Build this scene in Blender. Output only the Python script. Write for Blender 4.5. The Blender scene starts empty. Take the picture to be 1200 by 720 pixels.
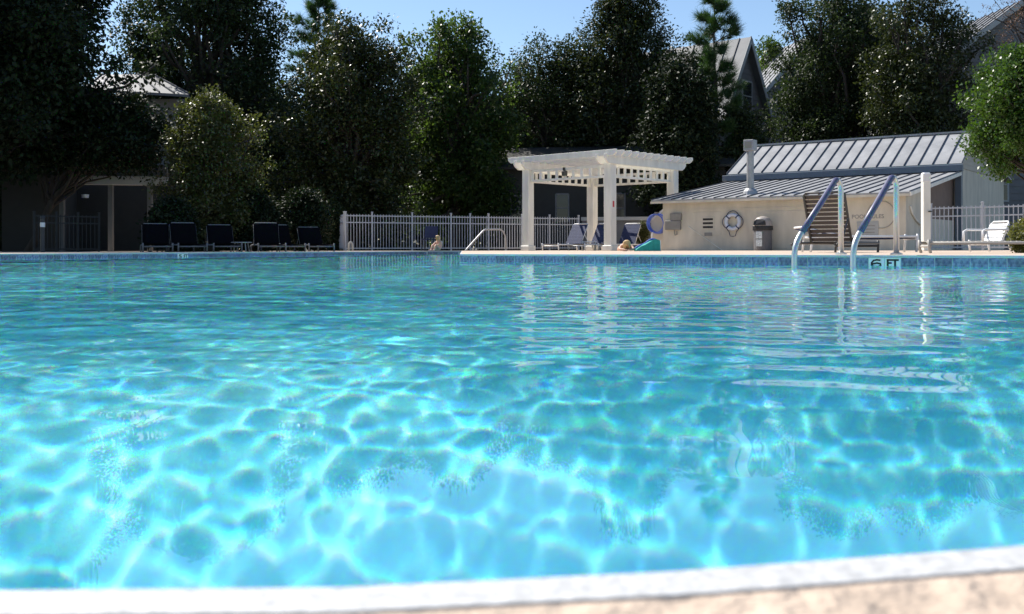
import bpy, bmesh, math, random
import numpy as np
from mathutils import Vector, Matrix

# ------------------------------------------------------------------ camera, sky, sun, exposure
sc = bpy.context.scene
R = math.radians
PI = math.pi
FPX, HZ, CAMZ = 1178.0, 291.5, 0.172      # focal length in photo pixels, horizon row, eye height above the water
DECK = 0.103                              # deck height above the water

cam = bpy.data.cameras.new('camera')
cam_ob = bpy.data.objects.new('camera', cam)
sc.collection.objects.link(cam_ob)
sc.camera = cam_ob
cam_ob.location = (0, 0, CAMZ)
cam_ob.rotation_euler = (PI / 2, R(0.1), 0)
cam.lens = 36 * FPX / 1200
cam.shift_y = -(360 - HZ) / 1200
cam.clip_start = 0.02
cam.clip_end = 1500
cam.dof.use_dof = True
cam.dof.focus_distance = 9.0
cam.dof.aperture_fstop = 22.0

SUN_AZ, SUN_EL = R(-47), R(47)
world = bpy.data.worlds.new('World')
sc.world = world
world.use_nodes = True
wn_ = world.node_tree
sky = wn_.nodes.new('ShaderNodeTexSky')
sky.sky_type = 'NISHITA'
sky.sun_disc = False
sky.sun_elevation = SUN_EL
sky.sun_rotation = SUN_AZ
sky.air_density = 1.0
sky.dust_density = 0.2
sky.ozone_density = 3.0
wn_.links.new(sky.outputs[0], wn_.nodes['Background'].inputs[0])
wn_.nodes['Background'].inputs[1].default_value = 0.10

SUN_DIR = Vector((math.sin(SUN_AZ) * math.cos(SUN_EL), math.cos(SUN_AZ) * math.cos(SUN_EL), math.sin(SUN_EL)))
sun = bpy.data.lights.new('sun', 'SUN')
sun.energy = 5.0
sun.color = (1.0, 0.95, 0.87)
sun.angle = R(0.4)
sun.cycles.is_caustics_light = True
sun_ob = bpy.data.objects.new('sun', sun)
sc.collection.objects.link(sun_ob)
sun_ob.rotation_euler = SUN_DIR.to_track_quat('Z', 'Y').to_euler()
sun_ob.location = SUN_DIR * 60

vs = sc.view_settings
vs.view_transform = 'Standard'
vs.look = 'None'
vs.exposure = 0.62
vs.gamma = 1
vs.use_curve_mapping = False
cy = sc.cycles
cy.use_denoising = True
cy.sample_clamp_indirect = 4.0
cy.max_bounces = 10
cy.transmission_bounces = 8
cy.transparent_max_bounces = 8
cy.blur_glossy = 0.3

# ------------------------------------------------------------------ helpers
C = sc.collection
rnd = random.Random(11)
NR = np.random.default_rng(11)


def at(px, D, z=DECK):
    return Vector(((px - 600) / FPX * D, D, z))


def zpy(py, D):
    return CAMZ + (HZ - py) / FPX * D


def mat(name, col, rough=0.6, var=0.15, scale=8.0, bump=0.0, bscale=40.0, metal=0.0, spec=0.5, col2=None, obj_random=0.0, streak=None, bdist=.02):
    m = bpy.data.materials.new(name)
    m.use_nodes = True
    n, l = m.node_tree.nodes, m.node_tree.links
    b = n['Principled BSDF']
    b.inputs['Roughness'].default_value = rough
    b.inputs['Metallic'].default_value = metal
    b.inputs['Specular IOR Level'].default_value = spec
    tc = n.new('ShaderNodeTexCoord')
    mp = n.new('ShaderNodeMapping')
    l.new(tc.outputs['Object'], mp.inputs[0])
    if streak:
        mp.inputs['Scale'].default_value = streak
    t = n.new('ShaderNodeTexNoise')
    t.inputs['Scale'].default_value = scale
    t.inputs['Detail'].default_value = 5
    l.new(mp.outputs[0], t.inputs['Vector'])
    c2 = col2 if col2 else tuple(c * (1 - var) for c in col)
    c1 = col if col2 else tuple(min(1, c * (1 + var * .6)) for c in col)
    mx = n.new('ShaderNodeMix')
    mx.data_type = 'RGBA'
    mr = n.new('ShaderNodeMapRange')
    mr.inputs['From Min'].default_value = 0.3
    mr.inputs['From Max'].default_value = 0.7
    l.new(t.outputs['Fac'], mr.inputs[0])
    l.new(mr.outputs[0], mx.inputs['Factor'])
    mx.inputs['A'].default_value = (*c2, 1)
    mx.inputs['B'].default_value = (*c1, 1)
    src = mx.outputs['Result']
    if obj_random:
        oi = n.new('ShaderNodeObjectInfo')
        hv = n.new('ShaderNodeHueSaturation')
        r2 = n.new('ShaderNodeMapRange')
        r2.inputs['To Min'].default_value = 1 - obj_random
        r2.inputs['To Max'].default_value = 1 + obj_random
        l.new(oi.outputs['Random'], r2.inputs[0])
        l.new(r2.outputs[0], hv.inputs['Value'])
        l.new(src, hv.inputs['Color'])
        src = hv.outputs[0]
    l.new(src, b.inputs['Base Color'])
    if bump:
        t2 = n.new('ShaderNodeTexNoise')
        t2.inputs['Scale'].default_value = bscale
        t2.inputs['Detail'].default_value = 6
        l.new(mp.outputs[0], t2.inputs['Vector'])
        bp = n.new('ShaderNodeBump')
        bp.inputs['Strength'].default_value = bump
        bp.inputs['Distance'].default_value = bdist
        l.new(t2.outputs['Fac'], bp.inputs['Height'])
        l.new(bp.outputs[0], b.inputs['Normal'])
    return m


def leaf_mat(name, dark, light, rough=0.35, trans=0.3, tcol=None, spec=0.5):
    m = bpy.data.materials.new(name)
    m.use_nodes = True
    n, l = m.node_tree.nodes, m.node_tree.links
    b = n['Principled BSDF']
    b.inputs['Roughness'].default_value = rough
    b.inputs['Specular IOR Level'].default_value = spec
    g = n.new('ShaderNodeNewGeometry')
    r = n.new('ShaderNodeValToRGB')
    r.color_ramp.elements[0].color = (*dark, 1)
    r.color_ramp.elements[1].color = (*light, 1)
    l.new(g.outputs['Random Per Island'], r.inputs[0])
    l.new(r.outputs[0], b.inputs['Base Color'])
    tr = n.new('ShaderNodeBsdfTranslucent')
    tr.inputs['Color'].default_value = (*(tcol or (light[0] * 1.6, light[1] * 1.7, light[2] * .8)), 1)
    mx = n.new('ShaderNodeMixShader')
    mx.inputs[0].default_value = trans
    l.new(b.outputs[0], mx.inputs[1])
    l.new(tr.outputs[0], mx.inputs[2])
    l.new(mx.outputs[0], n['Material Output'].inputs[0])
    return m


class MB:
    """collects shapes and links them as one mesh object"""

    def __init__(self):
        self.v, self.f = [], []

    def add(self, vs_, fs_):
        o = len(self.v)
        self.v += [tuple(p) for p in vs_]
        self.f += [tuple(i + o for i in f) for f in fs_]
        return self

    def box(self, x0, y0, z0, x1, y1, z1):
        p = [(x0, y0, z0), (x1, y0, z0), (x1, y1, z0), (x0, y1, z0), (x0, y0, z1), (x1, y0, z1), (x1, y1, z1), (x0, y1, z1)]
        return self.add(p, [(3, 2, 1, 0), (4, 5, 6, 7), (0, 1, 5, 4), (1, 2, 6, 5), (2, 3, 7, 6), (3, 0, 4, 7)])

    def bar(self, a, b, w, h, up=(0, 0, 1)):
        a, b = Vector(a), Vector(b)
        d = (b - a).normalized()
        s = d.cross(Vector(up))
        s = s.normalized() if s.length > 1e-6 else Vector((1, 0, 0))
        u = s.cross(d)
        s, u = s * w / 2, u * h / 2
        p = [a - s - u, a + s - u, a + s + u, a - s + u, b - s - u, b + s - u, b + s + u, b - s + u]
        return self.add(p, [(0, 1, 2, 3), (7, 6, 5, 4), (4, 5, 1, 0), (5, 6, 2, 1), (6, 7, 3, 2), (7, 4, 0, 3)])

    def tube(self, path, r, n=8, cap=True):
        path = [Vector(p) for p in path]
        rs = r if isinstance(r, (list, tuple)) else [r] * len(path)
        ring0 = None
        vs_, fs_ = [], []
        ref = Vector((0, 0, 1))
        for i, p in enumerate(path):
            d = (path[min(i + 1, len(path) - 1)] - path[max(i - 1, 0)])
            d = d.normalized() if d.length > 1e-9 else Vector((0, 0, 1))
            if i == 0:
                s = d.cross(ref)
                s = s.normalized() if s.length > 1e-3 else Vector((1, 0, 0))
            else:
                s = (s - d * s.dot(d))
                s = s.normalized() if s.length > 1e-6 else d.orthogonal().normalized()
            u = d.cross(s)
            for k in range(n):
                a = 2 * PI * k / n
                vs_.append(p + (s * math.cos(a) + u * math.sin(a)) * rs[i])
        for i in range(len(path) - 1):
            for k in range(n):
                k2 = (k + 1) % n
                fs_.append((i * n + k, i * n + k2, (i + 1) * n + k2, (i + 1) * n + k))
        if cap:
            fs_.append(tuple(range(n))[::-1])
            fs_.append(tuple((len(path) - 1) * n + k for k in range(n)))
        return self.add(vs_, fs_)

    def lathe(self, prof, n=20, c=(0, 0, 0)):
        vs_, fs_ = [], []
        for r, z in prof:
            for k in range(n):
                a = 2 * PI * k / n
                vs_.append((c[0] + r * math.cos(a), c[1] + r * math.sin(a), c[2] + z))
        for i in range(len(prof) - 1):
            for k in range(n):
                k2 = (k + 1) % n
                fs_.append((i * n + k, i * n + k2, (i + 1) * n + k2, (i + 1) * n + k))
        fs_.append(tuple(range(n))[::-1])
        fs_.append(tuple((len(prof) - 1) * n + k for k in range(n)))
        return self.add(vs_, fs_)

    def prism(self, poly, d):
        """poly: list of 3D points, extruded by vector d"""
        d = Vector(d)
        n = len(poly)
        p = [Vector(q) for q in poly]
        return self.add(p + [q + d for q in p], [tuple(range(n))[::-1], tuple(range(n, 2 * n))] +
                        [(i, (i + 1) % n, n + (i + 1) % n, n + i) for i in range(n)])

    def torus(self, c, ax, R_, r, n=28, m=8, a0=0, a1=2 * PI):
        ax = Vector(ax).normalized()
        s = ax.orthogonal().normalized()
        u = ax.cross(s)
        full = abs(a1 - a0 - 2 * PI) < 1e-6
        pts = [Vector(c) + (s * math.cos(a0 + (a1 - a0) * k / n) + u * math.sin(a0 + (a1 - a0) * k / n)) * R_ for k in range(n + 1)]
        return self.tube(pts, r, m, cap=not full)

    def mesh(self, name, m, bevel=0, smooth=False):
        me = bpy.data.meshes.new(name)
        me.from_pydata(self.v, [], self.f)
        bm = bmesh.new()
        bm.from_mesh(me)
        bmesh.ops.recalc_face_normals(bm, faces=bm.faces)
        if bevel:
            bmesh.ops.bevel(bm, geom=bm.edges[:], offset=bevel, segments=1, affect='EDGES', clamp_overlap=True)
        bm.to_mesh(me)
        bm.free()
        me.materials.append(m)
        if smooth:
            me.shade_smooth()
        return me

    def build(self, name, m, parent=None, bevel=0, smooth=False):
        return link(name, self.mesh(name, m, bevel, smooth), parent)


def link(name, me, parent=None):
    o = bpy.data.objects.new(name, me)
    C.objects.link(o)
    o.parent = parent
    return o


def tag(o, label=None, cat=None, group=None, kind=None):
    if label:
        o['label'] = label
    if cat:
        o['category'] = cat
    if group:
        o['group'] = group
    if kind:
        o['kind'] = kind
    return o


def thing(name, label, cat, loc=(0, 0, 0), rz=0.0, group=None):
    o = bpy.data.objects.new(name, None)
    o.empty_display_size = 0.2
    C.objects.link(o)
    o.location = loc
    o.rotation_euler = (0, 0, rz)
    return tag(o, label, cat, group)


def copy_tree(o, parent=None):
    c = o.copy()
    C.objects.link(c)
    c.parent = parent
    for ch in list(o.children):
        copy_tree(ch, c)
    return c


def fast_mesh(name, v, f, m, smooth=False):
    """v (n,3) array, f (k,4) int array"""
    me = bpy.data.meshes.new(name)
    me.vertices.add(len(v))
    me.vertices.foreach_set('co', np.ascontiguousarray(v, dtype=np.float32).ravel())
    f = np.ascontiguousarray(f, dtype=np.int32)
    k = f.shape[1]
    me.loops.add(f.size)
    me.loops.foreach_set('vertex_index', f.ravel())
    me.polygons.add(len(f))
    me.polygons.foreach_set('loop_start', np.arange(0, f.size, k, dtype=np.int32))
    me.update(calc_edges=True)
    me.materials.append(m)
    if smooth:
        me.shade_smooth()
    return me


def text_mesh(s, size, m, bold=0.0, depth=0.0008):
    cu = bpy.data.curves.new('text', 'FONT')
    cu.body = s
    cu.size = size
    cu.offset = bold
    cu.extrude = depth
    cu.align_x = 'CENTER'
    o = bpy.data.objects.new('text', cu)
    C.objects.link(o)
    bpy.context.view_layer.update()
    dg = bpy.context.evaluated_depsgraph_get()
    me = bpy.data.meshes.new_from_object(o.evaluated_get(dg))
    bpy.data.objects.remove(o)
    me.materials.clear()
    me.materials.append(m)
    return me


# ------------------------------------------------------------------ materials
M = {}
M['plaster'] = mat('aqua_pool_plaster', (.225, .79, .88), .7, .05, 3.0)
M['tile'] = mat('blue_marbled_tile', (.27, .33, .44), .25, scale=26, col2=(.02, .045, .13), obj_random=.3)
M['grout'] = mat('pale_grout', (.52, .54, .54), .8, .1)
M['white_tile'] = mat('white_marker_tile', (.85, .83, .80), .3, .06)
M['black'] = mat('black_paint', (.012, .012, .014), .5, .1)
M['coping'] = mat('white_coping', (.53, .53, .525), .6, .25, 260, bump=.3, bscale=300, bdist=.003)
M['deck'] = mat('tan_textured_deck', (.56, .44, .34), .85, .25, 45, bump=.9, bscale=90, bdist=.008)
M['ground'] = mat('dark_mulch_ground', (.05, .042, .03), .95, .4, 3, bump=.6, bscale=20)
M['white_wood'] = mat('cream_white_paint', (.78, .76, .69), .55, .13, 2.5, bump=.1, bscale=20, streak=(2, 2, .5))
M['wall'] = mat('cream_stucco', (.63, .575, .47), .8, .16, 2.2, bump=.2, bscale=40, streak=(1.6, 1.6, .5))
M['wall_shade'] = mat('lap_siding_shade_tone', (.50, .45, .37), .75, .08, 2)  # cream wall colour darkened, shade of the gable side put into it
M['recess_brown'] = mat('brown_recess_shade', (.19, .13, .10), .75, .15, 3)  # dark brown carries the shade of an open recess
M['metal_roof'] = mat('galvanised_roof_sheet', (.35, .35, .35), .5, .28, 1.4, metal=.1, obj_random=.07)
M['far_roof'] = mat('weathered_roof_sheet', (.15, .155, .165), .6, .12, 2.5, metal=.2)
M['seam'] = mat('roof_seam', (.045, .05, .065), .5, .1, 4)  # near-black: shadow lines beside the seams are put into their colour
M['gutter'] = mat('slate_blue_gutter', (.10, .13, .17), .5, .12, 3)
M['steel'] = mat('polished_steel', (.56, .56, .55), .32, .06, 6, metal=.6)
M['galv'] = mat('galvanised_flue', (.36, .365, .37), .45, .2, 6, metal=.4)
M['sleeve'] = mat('purple_blue_foam_sleeve', (.10, .098, .165), .4, .12, 14)
M['fence'] = mat('white_aluminium', (.44, .46, .50), .45, .05, 5)
M['dark_metal'] = mat('dark_bronze_metal', (.05, .05, .05), .5, .1)
M['navy'] = mat('navy_vinyl_strap', (.03, .042, .105), .6, .14, 9, spec=.15)
M['brown'] = mat('dark_brown_strap', (.055, .042, .038), .5, .14, 9)
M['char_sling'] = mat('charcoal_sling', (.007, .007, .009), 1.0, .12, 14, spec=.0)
M['white_vinyl'] = mat('white_vinyl', (.74, .74, .74), .45, .05, 6)
M['grey_frame'] = mat('grey_beige_frame', (.36, .34, .31), .5, .1, 6)
M['hose'] = mat('blue_rubber_hose', (.10, .17, .60), .45, .1, 8)
M['teal'] = mat('teal_canvas', (.02, .30, .27), .8, .15, 12, bump=.3, bscale=30)
M['box_grey'] = mat('grey_electrical_enclosure', (.25, .24, .22), .5, .12, 6)
M['ring'] = mat('white_life_ring', (.60, .64, .72), .45, .06, 8)
M['bin'] = mat('grey_pebbled_bin', (.13, .13, .14), .8, .35, 60, bump=.5, bscale=90)
M['bin_lid'] = mat('beige_bin_lid', (.36, .32, .29), .5, .08, 6)
M['poster'] = mat('pale_notice', (.60, .66, .68), .6, .45, 30)
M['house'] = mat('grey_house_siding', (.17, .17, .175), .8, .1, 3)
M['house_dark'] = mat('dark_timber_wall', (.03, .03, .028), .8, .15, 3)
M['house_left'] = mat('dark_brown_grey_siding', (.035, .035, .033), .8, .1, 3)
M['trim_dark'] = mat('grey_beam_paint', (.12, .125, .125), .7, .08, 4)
M['trim'] = mat('pale_grey_trim', (.40, .41, .40), .7, .08, 4)
M['glass'] = mat('dark_window_glass', (.02, .025, .03), .08, .1, 2)
M['bark'] = mat('grey_brown_bark', (.045, .036, .028), .9, .35, 12, bump=.8, bscale=30, streak=(1, 1, .25))
M['skin'] = mat('skin', (.62, .38, .28), .6, .08, 12)
M['hair'] = mat('blond_hair', (.55, .38, .17), .55, .25, 50, bump=.4, bscale=120, streak=(1, 1, .3))
M['shirt'] = mat('pale_grey_cloth', (.42, .42, .38), .85, .1, 20)
M['red'] = mat('red_paint', (.55, .05, .06), .5, .05)
M['lens'] = mat('clear_lamp_lens', (.8, .8, .8), .15, .05)
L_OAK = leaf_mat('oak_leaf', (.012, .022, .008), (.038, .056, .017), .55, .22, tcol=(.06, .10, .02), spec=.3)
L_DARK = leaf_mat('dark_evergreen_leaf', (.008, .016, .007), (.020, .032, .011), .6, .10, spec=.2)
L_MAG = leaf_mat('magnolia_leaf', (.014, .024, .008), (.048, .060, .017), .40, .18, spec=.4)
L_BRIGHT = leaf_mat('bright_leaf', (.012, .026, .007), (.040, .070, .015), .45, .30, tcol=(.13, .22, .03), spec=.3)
L_OLIVE = leaf_mat('olive_leaf', (.026, .034, .010), (.090, .100, .028), .45, .25)
L_PRIVET = leaf_mat('glossy_privet_leaf', (.016, .042, .008), (.065, .125, .018), .4, .25, spec=.4)
L_GOLD = leaf_mat('golden_green_leaf', (.045, .055, .015), (.15, .15, .045), .45, .3)
L_PINE = leaf_mat('pine_needle', (.016, .045, .016), (.045, .095, .025), .45, .25)
L_TWIG = leaf_mat('reddish_twig', (.09, .045, .035), (.16, .09, .07), .7, .2)

# ------------------------------------------------------------------ pool basin, water, deck
near = [(x_, y_ - .0035) for x_, y_ in [(9.6, 3.7), (6.0, 2.15), (3.0, 1.16), (1.5, .69), (.7, .42), (.4, .32), (.24, .262), (.1152, .2263), (.0355, .2093), (-.0339, .1996), (-.101, .198),
        (-.2, .199), (-.4, .195), (-.8, .18), (-2, .10), (-5, -.15), (-9, -.6), (-12.6, -1.0)]]
EDGE_A0, EDGE_A1 = (-.69, 13.5), (4.58, 9.0)
adir = Vector((EDGE_A1[0] - EDGE_A0[0], EDGE_A1[1] - EDGE_A0[1], 0)).normalized()
far_r = (EDGE_A0[0] + adir.x * 12.2, EDGE_A0[1] + adir.y * 12.2)
POOL = near + [(-14.2, 1.0), (-14.0, 5.0), (-8.66, 17.0), (-2.6, 31.0), (-1.55, 31.2), EDGE_A0, far_r]     # clockwise from the near right corner


def floor_z(x, y):
    return -1.9 - .2 * min(1, max(0, (y - 1) / 11.0))


def ring_sheet(name, outer, inner, z, m):
    bm = bmesh.new()
    for loop in (outer, inner):
        vv = [bm.verts.new((p[0], p[1], z)) for p in loop]
        for i in range(len(vv)):
            bm.edges.new((vv[i], vv[(i + 1) % len(vv)]))
    bmesh.ops.triangle_fill(bm, use_beauty=True, edges=bm.edges[:])
    for f in bm.faces:
        if f.normal.z < 0:
            f.normal_flip()
    me = bpy.data.meshes.new(name)
    bm.to_mesh(me)
    bm.free()
    me.materials.append(m)
    return me


def offset_poly(poly, d):
    """offset outward (poly runs clockwise seen from above when walking near edge right to left)"""
    n = len(poly)
    area = sum(poly[i][0] * poly[(i + 1) % n][1] - poly[(i + 1) % n][0] * poly[i][1] for i in range(n))
    sgn = 1 if area > 0 else -1
    out = []
    for i in range(n):
        p0, p1, p2 = Vector(poly[i - 1]), Vector(poly[i]), Vector(poly[(i + 1) % n])
        d1, d2 = (p1 - p0).normalized(), (p2 - p1).normalized()
        n1, n2 = Vector((d1.y, -d1.x)) * sgn, Vector((d2.y, -d2.x)) * sgn
        b = (n1 + n2)
        b = b / max(.35, b.dot(n1)) if b.length > 1e-6 else n1
        q = p1 + b * d
        out.append((q.x, q.y))
    return out


DECK_OUT = [(16, -6), (-20, -6), (-22, 12), (-17, 30), (-9, 36.2), (-1, 38), (1.8, 41), (13.5, 40.5), (16, 24)]
GROUND_OUT = [(-500, -500), (500, -500), (500, 900), (-500, 900)]
gr = link('ground', ring_sheet('ground', GROUND_OUT, offset_poly(DECK_OUT, -.15), DECK - .05, M['ground']))
tag(gr, kind='structure')
dk = link('deck', ring_sheet('deck', DECK_OUT, offset_poly(POOL, .0055), DECK, M['deck']))
tag(dk, kind='structure')
e = MB()
n_ = len(DECK_OUT)
for i in range(n_):
    a, b = DECK_OUT[i], DECK_OUT[(i + 1) % n_]
    e.add([(a[0], a[1], DECK - .2), (b[0], b[1], DECK - .2), (b[0], b[1], DECK), (a[0], a[1], DECK)], [(0, 1, 2, 3)])
tag(e.build('deck_edge', M['deck']), kind='structure')

# coping strip: a rounded white nosing swept round the basin
prof = [(-.010, -.026), (-.0125, -.016), (-.0122, -.006), (-.0112, -.0018), (-.0095, -.0002), (-.0072, .0005), (.0066, .0006), (.007, -.03)]
loops = [offset_poly(POOL, o) for o, _ in prof]
cv, cf = [], []
for (o, dz), lp in zip(prof, loops):
    cv += [(p[0], p[1], DECK + dz) for p in lp]
n_ = len(POOL)
for k in range(len(prof) - 1):
    for i in range(n_):
        j = (i + 1) % n_
        cf.append((k * n_ + i, k * n_ + j, (k + 1) * n_ + j, (k + 1) * n_ + i))
me = bpy.data.meshes.new('coping')
me.from_pydata(cv, [], cf)
me.materials.append(M['coping'])
tag(link('coping', me), kind='structure')

# basin walls and floor
e = MB()
for i in range(n_):
    a, b = POOL[i], POOL[(i + 1) % n_]
    e.add([(a[0], a[1], floor_z(*a) - .15), (b[0], b[1], floor_z(*b) - .15), (b[0], b[1], DECK - .012), (a[0], a[1], DECK - .012)], [(0, 1, 2, 3)])
pw = e.build('pool_wall', M['plaster'])
tag(pw, kind='structure')
pw.cycles.is_caustics_receiver = True
fx, fy = np.linspace(-16, 12, 30), np.linspace(-3, 33, 40)
gx, gy = np.meshgrid(fx, fy)
gz = -1.9 - .2 * np.clip((gy - 1) / 11.0, 0, 1)
ii = np.arange(39 * 30).reshape(39, 30)[:, :-1].ravel()
pf = link('pool_floor', fast_mesh('pool_floor', np.stack([gx, gy, gz], -1).reshape(-1, 3), np.stack([ii, ii + 1, ii + 31, ii + 30], -1), M['plaster'], True))
tag(pf, kind='structure')
pf.cycles.is_caustics_receiver = True

# waterline tiles, each its own piece
TS = .158
tile_me = MB().box(-TS / 2 + .004, -.009, -.150, TS / 2 - .004, .006, .0).mesh('tile', M['tile'], bevel=.002)
wtile_me = MB().box(-TS / 2 + .003, -.010, -.150, TS / 2 - .003, .006, .0).mesh('marker_tile', M['white_tile'], bevel=.002)


def tile_run(a, b, markers):
    a, b = Vector((*a, 0)), Vector((*b, 0))
    d = (b - a).normalized()
    L = (b - a).length
    rz = math.atan2(d.y, d.x)
    g = MB().bar(a + Vector((0, 0, -.02)) + d * .005, b + Vector((0, 0, -.02)) - d * .005, .008, .20)
    go = g.build('grout_bed', M['grout'], pw)
    go.cycles.is_caustics_receiver = True
    for i in range(int(L / TS)):
        s = (i + .5) * TS
        t = link('tile', wtile_me if i in markers else tile_me, pw)
        if i in markers:
            t.name = 'marker_tile'
            if markers[i][0] == '6':
                six = MB()
                pp = [(.036, .064), (.006, .068), (-.026, .060), (-.044, .040), (-.045, .020), (-.022, .005), (.018, .004), (.044, .015), (.040, .030), (.008, .037), (-.036, .028)]
                for p_, q_ in zip(pp[:-1], pp[1:]):
                    ex = (Vector((q_[0] - p_[0], q_[1] - p_[1])).normalized() * .006)
                    six.bar((p_[0] - ex.x, p_[1] - ex.y, 0), (q_[0] + ex.x, q_[1] + ex.y, 0), .0155, .0016)
                tx = six.build('lettering', M['black'], t)
                markers[i] = ('6', 0, 1)
            else:
                tx = link('lettering', text_mesh(markers[i][0], markers[i][1], M['black'], bold=.004), t)
            tx.location = (0, -.0125, -.088)
            tx.rotation_euler = (PI / 2, 0, 0)
            tx.scale = (markers[i][2], 1, 1)
        t.location = a + d * s + Vector((0, 0, DECK - .028))
        t.rotation_euler = (0, 0, rz)


def idx_at_px(a, b, px):
    a, b = Vector(a), Vector(b)
    d = (b - a).normalized()
    k = (px - 600) / FPX
    s = (k * a.y - a.x) / (d.x - k * d.y)
    return int(s / TS)


i6 = idx_at_px(EDGE_A0, EDGE_A1, 1025)
tile_run(EDGE_A0, far_r, {i6: ('6', .105, 1.8), i6 + 1: ('FT', .105, 1.05)})
i5 = idx_at_px((-8.66, 17.0), (-2.6, 31.0), 209)
tile_run((-8.66, 17.0), (-2.6, 31.0), {i5: ('5', .105, 1.8), i5 + 1: ('FT', .105, 1.05)})
tile_run((-2.6, 31.0), (-1.55, 31.2), {})
tile_run((-1.55, 31.2), EDGE_A0, {})

# water: a rippled sheet that really refracts and focuses the sun on the floor
rng = np.random.default_rng(5)


def axis(lo, c0, c1, hi, d, g, dm):
    pts = list(np.arange(c0, c1, d))
    r_, l_ = [], []
    s, x = d, pts[-1]
    while x < hi:
        s = min(s * g, dm)
        x += s
        r_.append(x)
    s, x = d, c0
    while x > lo:
        s = min(s * g, dm)
        x -= s
        l_.append(x)
    return np.array(l_[::-1] + pts + r_)


X = axis(-14.4, -2.3, 2.0, 9.8, .0115, 1.012, .045)
Y = axis(-1.2, .6, 4.8, 31.4, .0115, 1.006, .05)
xx, yy = np.meshgrid(X, Y)
zz = np.zeros_like(xx)
NW1, NW2 = 70, 24
lam = np.concatenate([np.exp(rng.normal(np.log(.150), .45, NW1)).clip(.078, .5), np.exp(rng.uniform(np.log(.28), np.log(1.5), NW2))])
kk = 2 * PI / lam
th = np.where(rng.random(NW1 + NW2) < .22, rng.uniform(0, 2 * PI, NW1 + NW2), np.where(rng.random(NW1 + NW2) < .7, rng.vonmises(1.38, 4.0, NW1 + NW2), rng.vonmises(2.4, 3.0, NW1 + NW2)))
sl = rng.uniform(.3, 1, NW1 + NW2) * np.where(lam < .3, (lam / .145) ** .5, 1)
sl[:NW1] *= .026 / np.sqrt((sl[:NW1] ** 2 / 2).sum())
sl[NW1:] *= .0115 / np.sqrt((sl[NW1:] ** 2 / 2).sum())
dX, dY = np.gradient(X), np.gradient(Y)
cell = np.maximum(dX[None, :], dY[:, None])
# patchy wind: amplitude varies slowly over the pool
patch = 1 + .24 * np.sin(.9 * xx + .6 * yy + 1) * np.sin(.7 * yy - .8 * xx + .5) + .20 * np.sin(1.7 * xx - 1.1 * yy)
lee = np.clip((yy - .9) / 1.1, 0, 1)
grow = (.16 + .84 * lee * lee * (3 - 2 * lee)) * np.clip(.95 + .02 * yy, .9, 1.25)          # calm in the lee of the near edge
for a, k_, t in zip(sl / kk, kk, th):
    wob = .35 * np.sin(.7 * xx + 1.1 * yy + t * 5)
    zz += np.clip(1.8 - 4.5 * cell * k_ / (2 * PI), 0, 1) * a * np.sin(k_ * (math.cos(t) * xx + math.sin(t) * yy) + rng.uniform(0, 2 * PI) + wob)
zz *= patch * grow
nx, ny = len(X), len(Y)
# keep only what lies in the basin
px_, py_ = np.array([p[0] for p in POOL]), np.array([p[1] for p in POOL])
cxm, cym = (xx[:-1, :-1] + xx[1:, 1:]) / 2, (yy[:-1, :-1] + yy[1:, 1:]) / 2
ins = np.zeros(cxm.shape, bool)
grown = offset_poly(POOL, .04)
for i in range(n_):
    x1, y1 = grown[i]
    x2, y2 = grown[(i + 1) % n_]
    cond = ((y1 > cym) != (y2 > cym)) & (cxm < (x2 - x1) * (cym - y1) / ((y2 - y1) or 1e-9) + x1)
    ins ^= cond
i0 = (np.arange((ny - 1))[:, None] * nx + np.arange(nx - 1)[None, :])[ins]
wf = np.stack([i0, i0 + 1, i0 + nx + 1, i0 + nx], -1)
used, inv = np.unique(wf.ravel(), return_inverse=True)
wv = np.stack([xx, yy, zz], -1).reshape(-1, 3)[used]
m = bpy.data.materials.new('pool_water')
m.use_nodes = True
n, l = m.node_tree.nodes, m.node_tree.links
n.clear()
out = n.new('ShaderNodeOutputMaterial')
gl = n.new('ShaderNodeBsdfGlass')
gl.inputs['Roughness'].default_value = 0
l.new(gl.outputs[0], out.inputs[0])
# dispersion: every ray carries one of three colours, each with its own index of refraction
geo = n.new('ShaderNodeNewGeometry')
vm = n.new('ShaderNodeVectorMath')
vm.operation = 'SCALE'
vm.inputs['Scale'].default_value = 7919.0
wn = n.new('ShaderNodeTexWhiteNoise')
l.new(geo.outputs['Position'], vm.inputs[0])
l.new(vm.outputs[0], wn.inputs['Vector'])
cr = n.new('ShaderNodeValToRGB')
cr.color_ramp.interpolation = 'CONSTANT'
el = cr.color_ramp.elements
el[0].color = (2.25, .30, .30, 1)
el[1].position = 1 / 3
el[1].color = (.30, 2.38, .30, 1)
q = el.new(2 / 3)
q.color = (.30, .30, 2.40, 1)
l.new(wn.outputs['Value'], cr.inputs[0])
l.new(cr.outputs[0], gl.inputs['Color'])
mr = n.new('ShaderNodeMapRange')
mr.inputs['To Min'].default_value = 1.3285
mr.inputs['To Max'].default_value = 1.3445
l.new(wn.outputs['Value'], mr.inputs[0])
l.new(mr.outputs[0], gl.inputs['IOR'])
wo = link('water', fast_mesh('water', wv, inv.reshape(-1, 4), m, True))
tag(wo, kind='structure')
wo.cycles.is_caustics_caster = True

# ------------------------------------------------------------------ pergola
PF = Vector((2.93, 30.0, DECK))
e1, e2 = Vector((-.731, .683, 0)), Vector((.683, .731, 0))
PS = 3.3
pg = thing('pergola', 'cream white wooden pergola with four square posts and slatted top', 'pergola', PF, math.atan2(e2.y, e2.x))
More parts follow.
